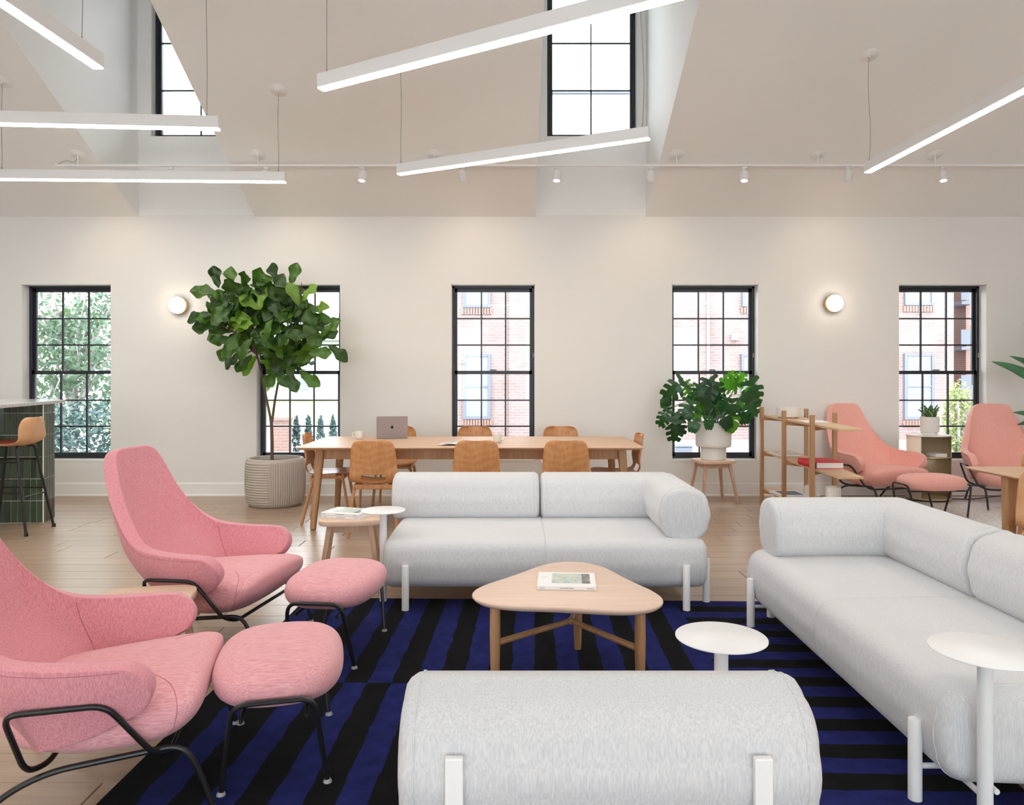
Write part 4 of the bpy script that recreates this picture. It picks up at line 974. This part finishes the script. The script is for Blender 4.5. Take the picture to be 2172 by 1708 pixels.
magazine('magazine', 'white leaflet lying on the top board of the oak shelf', (2.71, 6.62, .9485), R(80), .30, .20, .006, None, False)
o = thing('newspaper', 'printed newspaper lying on the middle board of the oak shelf', 'newspaper', (2.73, 7.38, .5725), R(85))
put('sheets', MB().box((0, 0, .006), (.36, .22, .012)), M['paper'], o, bev=.003); put('printed_page', MB().box((0, 0, .0125), (.345, .21, .001)), M['pic3'], o, smooth=False)
o = thing('book', 'thick red cloth book on the middle board of the oak shelf', 'book', (2.68, 6.41, .5725), R(2))
put('pages', MB().box((.008, 0, .028), (.228, .325, .046)), M['paper'], o, smooth=False)
put('cover', MB().box((0, 0, .0535), (.25, .34, .005)).box((0, 0, .0025), (.25, .34, .005)).add(*[(lambda R_: ([p for r_ in R_ for p in r_], [(i*2, i*2+1, i*2+3, i*2+2) for i in range(len(R_)-1)]))([[(-.11-.02*sin(pi*k/8), -.17, .028+.028*cos(pi*k/8)), (-.11-.02*sin(pi*k/8), .17, .028+.028*cos(pi*k/8))] for k in range(9)])][0]), M['red'], o, smooth=False)
magazine('magazine', 'dark blue and white magazine on the bottom board of the oak shelf', (2.74, 7.30, .1785), R(4), .27, .34, .022, None, False)
put('cover_picture', MB().box((2.74, 7.30, .2015), (.20, .24, .001)), M['bluep'], bpy.data.objects[-1] if False else None, smooth=False)
bpy.context.view_layer.update()
cp = [q for q in COL.objects if q.name.startswith('cover_picture') and q.parent is None][0]
mg = [q for q in COL.objects if q.get('label', '').startswith('dark blue and white magazine')][0]
cp.parent = mg; cp.matrix_parent_inverse = mg.matrix_world.inverted()
o = thing('vase', 'white ribbed cylinder vase on the bottom board of the oak shelf', 'vase', (2.69, 6.18, .1785), 0, 'white vases on the shelf')
rg2 = []
for r_, z in ((.02, .0), (.056, 0), (.060, .006), (.060, .247), (.057, .253), (.053, .247), (.050, .02), (.01, .015)):
    rg2.append([(cos(2*pi*k/96)*(r_+(.0018*cos(pi*k/1.5) if r_ > .055 and 0 < z < .25 else 0)), sin(2*pi*k/96)*(r_+(.0018*cos(pi*k/1.5) if r_ > .055 and 0 < z < .25 else 0)), z) for k in range(96)])
put('body', MB().rings(rg2), M['ceramic'], o, ang=80)
o = thing('vase', 'smooth white cylinder vase behind the ribbed vase on the shelf', 'vase', (2.79, 6.90, .1785), 0, 'white vases on the shelf')
put('body', MB().lathe([(.001, 0), (.048, 0), (.052, .006), (.052, .140), (.045, .155), (.035, .158), (.033, .15), (.001, .14)], 32), M['ceramic'], o)
# ============================================================ BEIGE CABINET TABLE
CXX, CYY = px(1970, 8.02), 8.02
o = thing('open_side_cabinet', 'round beige metal side cabinet with open compartments between the salmon chairs', 'cabinet', (CXX, CYY, .0105))
def disc(z0, z1, r_=.225, sy=.82): return MB().lathe([(.001, z0), (r_, z0), (r_, z1), (.001, z1)], 48, (0, 0, 0), 1, sy)
put('top', disc(.700, .712, .232), M['ceramic'], o, ang=40)
put('shelf_board', disc(.470, .480), M['gold'], o, ang=40); put('base', disc(.02, .032), M['gold'], o, ang=40); put('plinth', disc(0, .02, .19), M['black'], o, ang=40)
def wall_arc(a0, a1, r_=.222, sy=.82):
    return MB().grid([[(r_*cos(a), r_*sy*sin(a), z) for z in (.032, .70)] for a in [a0+(a1-a0)*i/16 for i in range(17)]])
put('curved_panel', wall_arc(R(150), R(226)), M['cream'], o, sol=.006); put('back_panel', wall_arc(R(-25), R(150)), M['gold'], o, sol=.006)
magazine('book', 'small white book lying in the open compartment of the beige cabinet', (CXX+.05, CYY-.05, .4915), R(6), .13, .17, .035, None, False)
o = thing('potted_snake_plant', 'small variegated snake plant in a white cylinder pot on the beige cabinet', 'plant', (px(1972, 7.98), 7.98, .7235))
put('pot', MB().lathe([(.001, 0), (.074, 0), (.076, .02), (.074, .024), (.088, .032), (.094, .045), (.094, .196), (.089, .196), (.086, .17), (.001, .165)], 40), M['ceramic'], o)
put('soil', MB().lathe([(.001, .170), (.086, .170), (.086, .176), (.001, .178)], 24), M['soil'], o)
m, t, b = newmat('variegated_leaf'); b.inputs['Roughness'].default_value = .4
uv = mapping(t, (1, 1, 1)); s2 = N(t, 'ShaderNodeSeparateXYZ'); t.links.new(uv, s2.inputs[0])
ed = mth(t, 'GREATER_THAN', mth(t, 'ABSOLUTE', s2.outputs[0]), .022)
t.links.new(mix(t, ed, ramp(t, noise(t, mapping(t, (20, 20, 90)), 1, 2), [(.4, (.05, .16, .06)), (.6, (.16, .32, .12))]), (.50, .55, .22)), b.inputs['Base Color']); M['var'] = m
sm = MB().grid([[(w_*c, -.012*(1-c*c)+.03*(i/6)**2*(-1), .16*i/6) for c in (-1, -.5, 0, .5, 1)] for i, w_ in enumerate((.016, .025, .031, .031, .026, .016, .001))]).mesh('leaf'); sm.materials.append(M['var'])
rnd = random.Random(5)
for k in range(15):
    q = link('leaf', sm, None, o); a = k*2.4; tl = .12+.05*k*.9/2
    q.matrix_local = Matrix.Translation((.012*cos(a)*(k/5), .012*sin(a)*(k/5), .172)) @ Matrix.Rotation(a, 4, 'Z') @ Matrix.Rotation(R(6+2.4*k), 4, 'X') @ Matrix.Scale(rnd.uniform(.8, 1.05), 4)
o = put('power_cable', MB().tube(fillet([(4.62, 8.28, .02), (4.75, 8.1, .016), (4.95, 8.0, .016), (5.25, 8.15, .016), (5.6, 8.28, .02)], .2), .005, 6), M['black']); tag(o, 'black cable on the floor running from the beige cabinet behind the right salmon chair', 'cable')
# ============================================================ PLANTS
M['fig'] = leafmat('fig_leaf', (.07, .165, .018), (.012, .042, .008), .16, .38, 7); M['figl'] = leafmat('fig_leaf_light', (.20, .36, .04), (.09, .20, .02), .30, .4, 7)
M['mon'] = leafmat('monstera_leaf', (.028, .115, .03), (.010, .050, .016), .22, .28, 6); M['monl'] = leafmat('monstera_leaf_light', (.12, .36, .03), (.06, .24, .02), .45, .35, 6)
M['stem'] = mat('green_stem', (.07, .15, .05), .5)
def leafmesh(rows, droop, wave, nc=6, seed=0, cup=.18):
    """leaf along +Y, unit length, lying in XY, normal +Z"""
    rnd = random.Random(seed); ph = rnd.uniform(0, 6); P = []
    n = len(rows)
    for i, w_ in enumerate(rows):
        y = i/(n-1); z0 = -droop*y*y; r_ = []
        for j in range(nc+1):
            c = -1+2*j/nc
            r_.append((w_*c, y, z0+cup*w_*abs(c)**1.3+wave*sin(ph+y*13+c*2.5)*abs(c)*w_*2))
        P.append(r_)
    return P
figm = []
for k, (dr, wv) in enumerate(((.10, .12), (.28, .15), (-.06, .13), (.45, .10))):
    for mm in ('fig', 'figl'):
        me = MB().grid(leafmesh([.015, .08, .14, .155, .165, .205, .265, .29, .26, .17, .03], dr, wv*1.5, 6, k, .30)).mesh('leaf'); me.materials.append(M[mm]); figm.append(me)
def place(name, me, parent, base, tip, roll, sc=None, inv=None):
    b_, t_ = Vector(base), Vector(tip); y = (t_-b_); L_ = y.length; y.normalize()
    n = Vector(roll); x = y.cross(n)
    if x.length < 1e-3: x = y.orthogonal()
    x.normalize(); z = x.cross(y); m_ = Matrix((x, y, z)).transposed().to_4x4(); s_ = L_ if sc is None else sc
    o_ = link(name, me, None, parent); o_.matrix_local = Matrix.Translation(b_) @ m_ @ Matrix.Scale(s_, 4); return o_
FX, FY = px(584, 7.78), 7.78
fg = thing('fiddle_leaf_fig', 'tall fiddle leaf fig tree in a ribbed concrete planter by the second window', 'plant', (FX, FY, 0))
rr = []; NT = 320; prof = [(.25, 0), (.268, .012), (.285, .05), (.298, .12), (.303, .25), (.300, .40), (.292, .470), (.290, .490), (.280, .498), (.268, .492), (.262, .44)]
zs = [0, .012]+[.02+.0035*i for i in range(int(.45/.0035))]+[.475, .490, .498, .4985]
def prad(z): return lerp([(0, .255), (.012, .268), (.05, .286), (.12, .298), (.25, .303), (.40, .300), (.47, .294), (.49, .292), (.498, .284), (.4985, .272)], z)
for z in zs:
    ring = []
    for k in range(NT):
        a = 2*pi*k/NT; dg = math.degrees(a) % 360; r_ = prad(z); amp = .010 if .02 < z < .468 else 0
        hz = (195 <= dg < 273) or (20 <= dg < 100)
        r_ += amp*(abs(sin(pi*z/.026)) if hz else abs(sin(a*40)))
        ring.append((r_*1.0*cos(a), r_*.92*sin(a), z+.0005))
    rr.append(ring)
for sc, z in ((.262, .497), (.258, .44), (.05, .44)): rr.append([(sc*cos(2*pi*k/NT), sc*.92*sin(2*pi*k/NT), z) for k in range(NT)])
put('planter', MB().rings(rr), M['concrete'], fg, ang=50)
put('soil', MB().lathe([(.001, .442), (.256, .442), (.256, .452), (.001, .462)], 40, (0, 0, 0), 1, .92), M['soil'], fg)
def fp(x, y, dy=0): Y = FY+dy; return Vector((px(x, Y)-FX, dy, pz(y, Y)))
tk = MB(); tk.tube([fp(577, 975), fp(577, 940), fp(576, 905), fp(575, 893)], .019, 8, .017)
LB = [fp(575, 893), fp(566, 850), fp(556, 800), fp(548, 765), fp(540, 740, -.03), fp(525, 715, -.05)]
RB = [fp(577, 895), fp(583, 850), fp(590, 812), fp(590, 790), fp(602, 770, .02), fp(618, 740, .04)]
tk.tube(LB, .014, 8, .010).tube(RB, .014, 8, .009)
subs = []
def br(a, b_, bend=.06, r_=.008):
    a, b_ = Vector(a), Vector(b_); pts = [a, a.lerp(b_, .35)+Vector((0, 0, -bend*.4)), a.lerp(b_, .7)+Vector((0, 0, -bend*.3)), b_]; tk.tube(pts, r_, 6, r_*.45); subs.append(pts)
for t_ in ((470, 690, -.20), (430, 660, -.05), (500, 640, .10), (450, 720, .12), (520, 620, -.15), (480, 600, .05), (550, 605, .12), (500, 750, -.18)): br(LB[-1] if t_[1] < 700 else LB[4], fp(*t_))
for t_ in ((600, 620, -.08), (650, 640, -.20), (640, 600, .12), (680, 680, .10), (690, 720, -.15), (650, 760, .0), (620, 690, -.28), (610, 660, .2), (650, 800, -.10), (560, 700, .18)): br(RB[-1], fp(*t_))
put('trunk', tk, M['barkd'], fg)
rnd = random.Random(11)
cr = lambda x, y, dy: fp(400+x/6.326, 560+y/6.326, dy)
HAND = [((470, 430), (45, 340), -.12, 0), ((585, 345), (545, 70), -.05, 0), ((405, 325), (360, 125), .05, 0), ((320, 680), (-10, 700), -.18, 0), ((480, 850), (65, 830), -.15, 0), ((600, 905), (235, 935), .05, 0),
        ((600, 1000), (420, 1025), -.1, 0), ((580, 1080), (455, 1195), .0, 0), ((700, 1110), (520, 1210), -.1, 0), ((750, 1190), (475, 1350), -.15, 0), ((850, 1220), (680, 1420), -.05, 0), ((920, 1230), (790, 1355), .12, 1), ((965, 1290), (1155, 1370), .02, 1),
        ((790, 470), (570, 330), -.22, 0), ((1145, 430), (1040, 180), -.2, 0), ((1145, 430), (1230, 190), -.1, 0), ((880, 300), (940, 120), .1, 0), ((1370, 280), (1422, 95), .0, 0), ((770, 340), (765, 180), .0, 0), ((1480, 560), (1400, 350), -.25, 1), ((1500, 520), (1695, 290), -.22, 1),
        ((1740, 975), (1570, 655), -.28, 0), ((1740, 975), (2035, 790), -.25, 0), ((1870, 1085), (2105, 1250), -.12, 0), ((1610, 1200), (1860, 1190), -.22, 0), ((1490, 1450), (1712, 1610), -.1, 0), ((1355, 1440), (1425, 1640), -.15, 0), ((1130, 740), (980, 960), -.22, 0),
        ((560, 870), (805, 795), -.25, 1), ((520, 790), (765, 690), -.2, 1), ((960, 610), (745, 490), -.25, 1), ((970, 610), (960, 400), -.27, 1), ((1720, 1010), (1890, 940), .0, 0), ((1620, 630), (1725, 590), .1, 1), ((1330, 560), (1215, 380), -.2, 0), ((1430, 620), (1560, 600), -.1, 0),
        ((330, 560), (530, 470), -.1, 0), ((240, 500), (330, 650), .1, 0), ((700, 900), (620, 1020), -.2, 0), ((850, 1000), (690, 1180), -.25, 0), ((1200, 1400), (1130, 1500), -.1, 0), ((1180, 1400), (1250, 1530), -.1, 0), ((1650, 960), (1400, 960), -.25, 0), ((1450, 870), (1310, 940), -.2, 0),
        ((1250, 1000), (1080, 1060), -.15, 0), ((720, 260), (650, 330), .1, 0), ((860, 260), (980, 330), .1, 0), ((1200, 250), (1140, 130), .12, 0), ((1000, 480), (1150, 560), -.2, 0), ((560, 620), (440, 690), -.24, 0), ((400, 700), (250, 720), -.1, 0)]
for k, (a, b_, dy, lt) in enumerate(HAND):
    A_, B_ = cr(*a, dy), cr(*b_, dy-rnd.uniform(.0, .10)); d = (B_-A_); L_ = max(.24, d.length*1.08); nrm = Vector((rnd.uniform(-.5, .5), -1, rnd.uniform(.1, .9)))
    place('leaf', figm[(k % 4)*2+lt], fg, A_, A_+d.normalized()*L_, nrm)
cent = [((600, 600), (300, 260)), ((1420, 780), (300, 330)), ((1000, 420), (330, 200)), ((1350, 1230), (260, 200)), ((850, 900), (260, 230)), ((1250, 450), (260, 200))]
for k in range(150):
    (x, y), (rx_, ry_) = cent[k % 6]; a = rnd.uniform(0, 2*pi); q = rnd.uniform(.1, 1)**.5
    X_, Y_ = x+rx_*q*cos(a), y+ry_*q*sin(a); dy = rnd.uniform(-.26, .32)
    A_ = cr(X_, Y_, dy); out = Vector((cos(a)+rnd.uniform(-.6, .6), rnd.uniform(-.9, .5), -sin(a)*.8+rnd.uniform(-.3, .5))).normalized(); L_ = rnd.uniform(.22, .34)
    c0 = A_-out*L_*.5
    c1 = c0+out*L_
    if not (-.93 < c1.x < .62 and 1.15 < c1.z < 2.38): continue
    place('leaf', figm[rnd.choice((0, 2, 4, 6, 0, 2, 4, 1))], fg, c0, c1, (rnd.uniform(-1.3, 1.3), -1, rnd.uniform(-.5, 1.5)))
# monstera
MX, MYY = px(1513, 8.0), 8.0
mo = thing('potted_monstera', 'monstera with split leaves in a two tier white pot on a wooden stool', 'plant', (MX, MYY, .4555))
put('pot', MB().lathe([(.001, .135), (.165, .135), (.180, .139), (.188, .150), (.190, .17), (.190, .405), (.184, .405), (.182, .36), (.001, .355)], 56), M['ceramic'], mo)
put('pot_foot', MB().lathe([(.001, 0), (.132, 0), (.138, .006), (.136, .128), (.130, .136), (.001, .136)], 48), M['ceramic'], mo)
put('soil', MB().lathe([(.001, .358), (.182, .358), (.182, .366), (.001, .372)], 32), M['soil'], mo)
def monmesh(seed, nl=5, droop=.3, cup=.15, lobes=True):
    rnd = random.Random(seed); mb = MB()
    def surf(x, y): return (x, y, -droop*max(0, y)**2+cup*abs(x)-.25*x*x)
    def W_(u): return .46*math.sqrt(max(0, 1-((u-.38)/.64)**2))*(1.05 if u < .5 else 1)
    for sg in (-1, 1):
        for i in range(nl):
            u0, u1 = i/nl*.96, (i+1)/nl*.96; gap = .11 if lobes else 0; um = (u0+u1)/2
            fr = [0, .42, .45, .7, .9, 1.0]; rows = []
            for f_ in fr:
                sh = .10*f_*f_ - (.22*(1-um)*f_)*(um < .25)
                g0 = gap*(u1-u0)*(0 if f_ <= .42 else 1)*(1+.5*f_)
                a, c = u0+g0, u1-g0; mid = (a+c)/2; hw = (c-a)/2*(.75 if f_ == 1 else 1)
                w0, w1, wm = W_(max(0, mid-hw)), W_(min(1, mid+hw)), W_(mid)
                rows.append([surf(sg*wq*f_*(1 if f_ < 1 else .99), uq+sh) for wq, uq in ((w0, mid-hw), (wm*1.02, mid), (w1, mid+hw))])
            mb.grid(rows)
    mb.add([surf(0, .94), surf(.10, .88), surf(.03, 1.05), surf(-.03, 1.05), surf(-.10, .88)], [(0, 1, 2, 3, 4)])
    me = mb.mesh('leaf'); return me
mm = []
for sd, dr, lb in ((1, .3, True), (2, .6, True), (3, .1, True), (4, .35, False)):
    for q in ('mon', 'monl'):
        me = monmesh(sd, 4, dr, .12, lb); me.materials.append(M[q]); mm.append(me)
mp = lambda x, y, dy: Vector((px(1390+x/8.54, MYY+dy)-MX, dy, pz(780+y/8.54, MYY+dy)-.4555))
HM = [((520, 250), (240, 480), -.10, 0, 2), ((530, 260), (670, 470), -.02, 1, 2), ((960, 215), (1200, 560), -.15, 0, 0), ((1000, 240), (860, 590), -.14, 0, 0), ((1480, 330), (1180, 300), -.06, 1, 4), ((1480, 340), (1600, 120), .0, 1, 4), ((1470, 340), (1350, 110), .0, 1, 4),
      ((1700, 230), (1930, 620), -.08, 0, 2), ((1690, 250), (1800, 560), .0, 1, 2), ((230, 760), (175, 640), .0, 0, 6), ((250, 770), (100, 980), -.05, 0, 2), ((330, 880), (450, 1190), -.12, 0, 2), ((370, 950), (355, 1280), -.15, 0, 2), ((290, 880), (480, 900), -.02, 0, 6),
      ((650, 590), (530, 890), -.10, 0, 0), ((800, 330), (690, 560), .0, 0, 0), ((850, 460), (930, 640), .06, 1, 0), ((700, 740), (560, 860), -.15, 0, 6), ((1380, 570), (1450, 890), -.22, 0, 0), ((1290, 540), (1230, 790), -.15, 0, 0), ((1600, 540), (1850, 830), -.05, 0, 0), ((1560, 500), (1750, 570), .0, 0, 6),
      ((1570, 740), (1640, 980), .0, 0, 6), ((1190, 850), (1360, 1060), -.24, 0, 6), ((1430, 880), (1385, 1135), -.22, 1, 6), ((730, 920), (680, 1130), -.22, 0, 6), ((960, 890), (990, 1045), -.25, 0, 6), ((1040, 620), (960, 830), .08, 0, 6), ((1150, 620), (1100, 860), .10, 1, 6), ((800, 620), (830, 760), .08, 1, 6), ((720, 760), (760, 900), .1, 1, 6),
      ((1620, 610), (1500, 720), .05, 1, 6), ((1200, 640), (1260, 820), .05, 0, 6), ((760, 420), (830, 640), -.02, 1, 2)]
stm = MB()
for k, (a, b_, dy, lt, kind) in enumerate(HM):
    A_, B_ = mp(*a, dy), mp(*b_, dy-.05); d = B_-A_; L_ = d.length
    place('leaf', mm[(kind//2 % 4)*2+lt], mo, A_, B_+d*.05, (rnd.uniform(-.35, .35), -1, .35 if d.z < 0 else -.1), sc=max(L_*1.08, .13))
    root = Vector((rnd.uniform(-.07, .07), rnd.uniform(-.05, .05), .36)); mid = root.lerp(A_, .55)+Vector((0, 0, .12+.1*abs(A_.x))); stm.tube([root, root.lerp(mid, .5)+Vector((0, 0, .04)), mid, mid.lerp(A_, .6)+Vector((0, 0, .01)), A_], .0045, 6, .003)
put('stems', stm, M['stem'], mo)
# strelitzia at the right edge
PX_, PY_ = 5.78, 7.85
bp = thing('potted_strelitzia', 'tall plant with long blue-green leaves at the right edge behind the salmon chair', 'plant', (PX_, PY_, .0105))
put('pot', MB().lathe([(.001, 0), (.15, 0), (.17, .02), (.18, .36), (.172, .36), (.16, .32), (.001, .31)], 40), M['ceramic'], bp)
M['strel'] = leafmat('strelitzia_leaf', (.10, .24, .14), (.04, .13, .075), .2, .4, 5)
stl = MB().grid(leafmesh([.01, .09, .13, .14, .13, .11, .08, .045, .004], .18, .03, 4, 3, .5)).mesh('leaf'); stl.materials.append(M['strel'])
sm_ = MB()
for bx, bz_, tx, tz in ((2195, 815, 2120, 762), (2215, 800, 2157, 752), (2200, 890, 2158, 872), (2200, 900, 2164, 898), (2230, 760, 2300, 640), (2240, 850, 2330, 800), (2215, 830, 2190, 690), (2250, 780, 2240, 620)):
    dy = -.1 if tx < 2200 else .05
    A_ = Vector((px(bx, PY_+dy)-PX_, dy, pz(bz_, PY_+dy))); B_ = Vector((px(tx, PY_+dy-.1)-PX_, dy-.1, pz(tz, PY_+dy-.1)))
    place('leaf', stl, bp, A_, B_, (-.2, -.8, .6)); sm_.tube([(0, 0, .31), tuple(A_.lerp(Vector((0, 0, .31)), .5)+Vector((.03, 0, .05))), tuple(A_)], .008, 6, .005)
put('stems', sm_, M['stem'], bp)
bpy.context.view_layer.update()
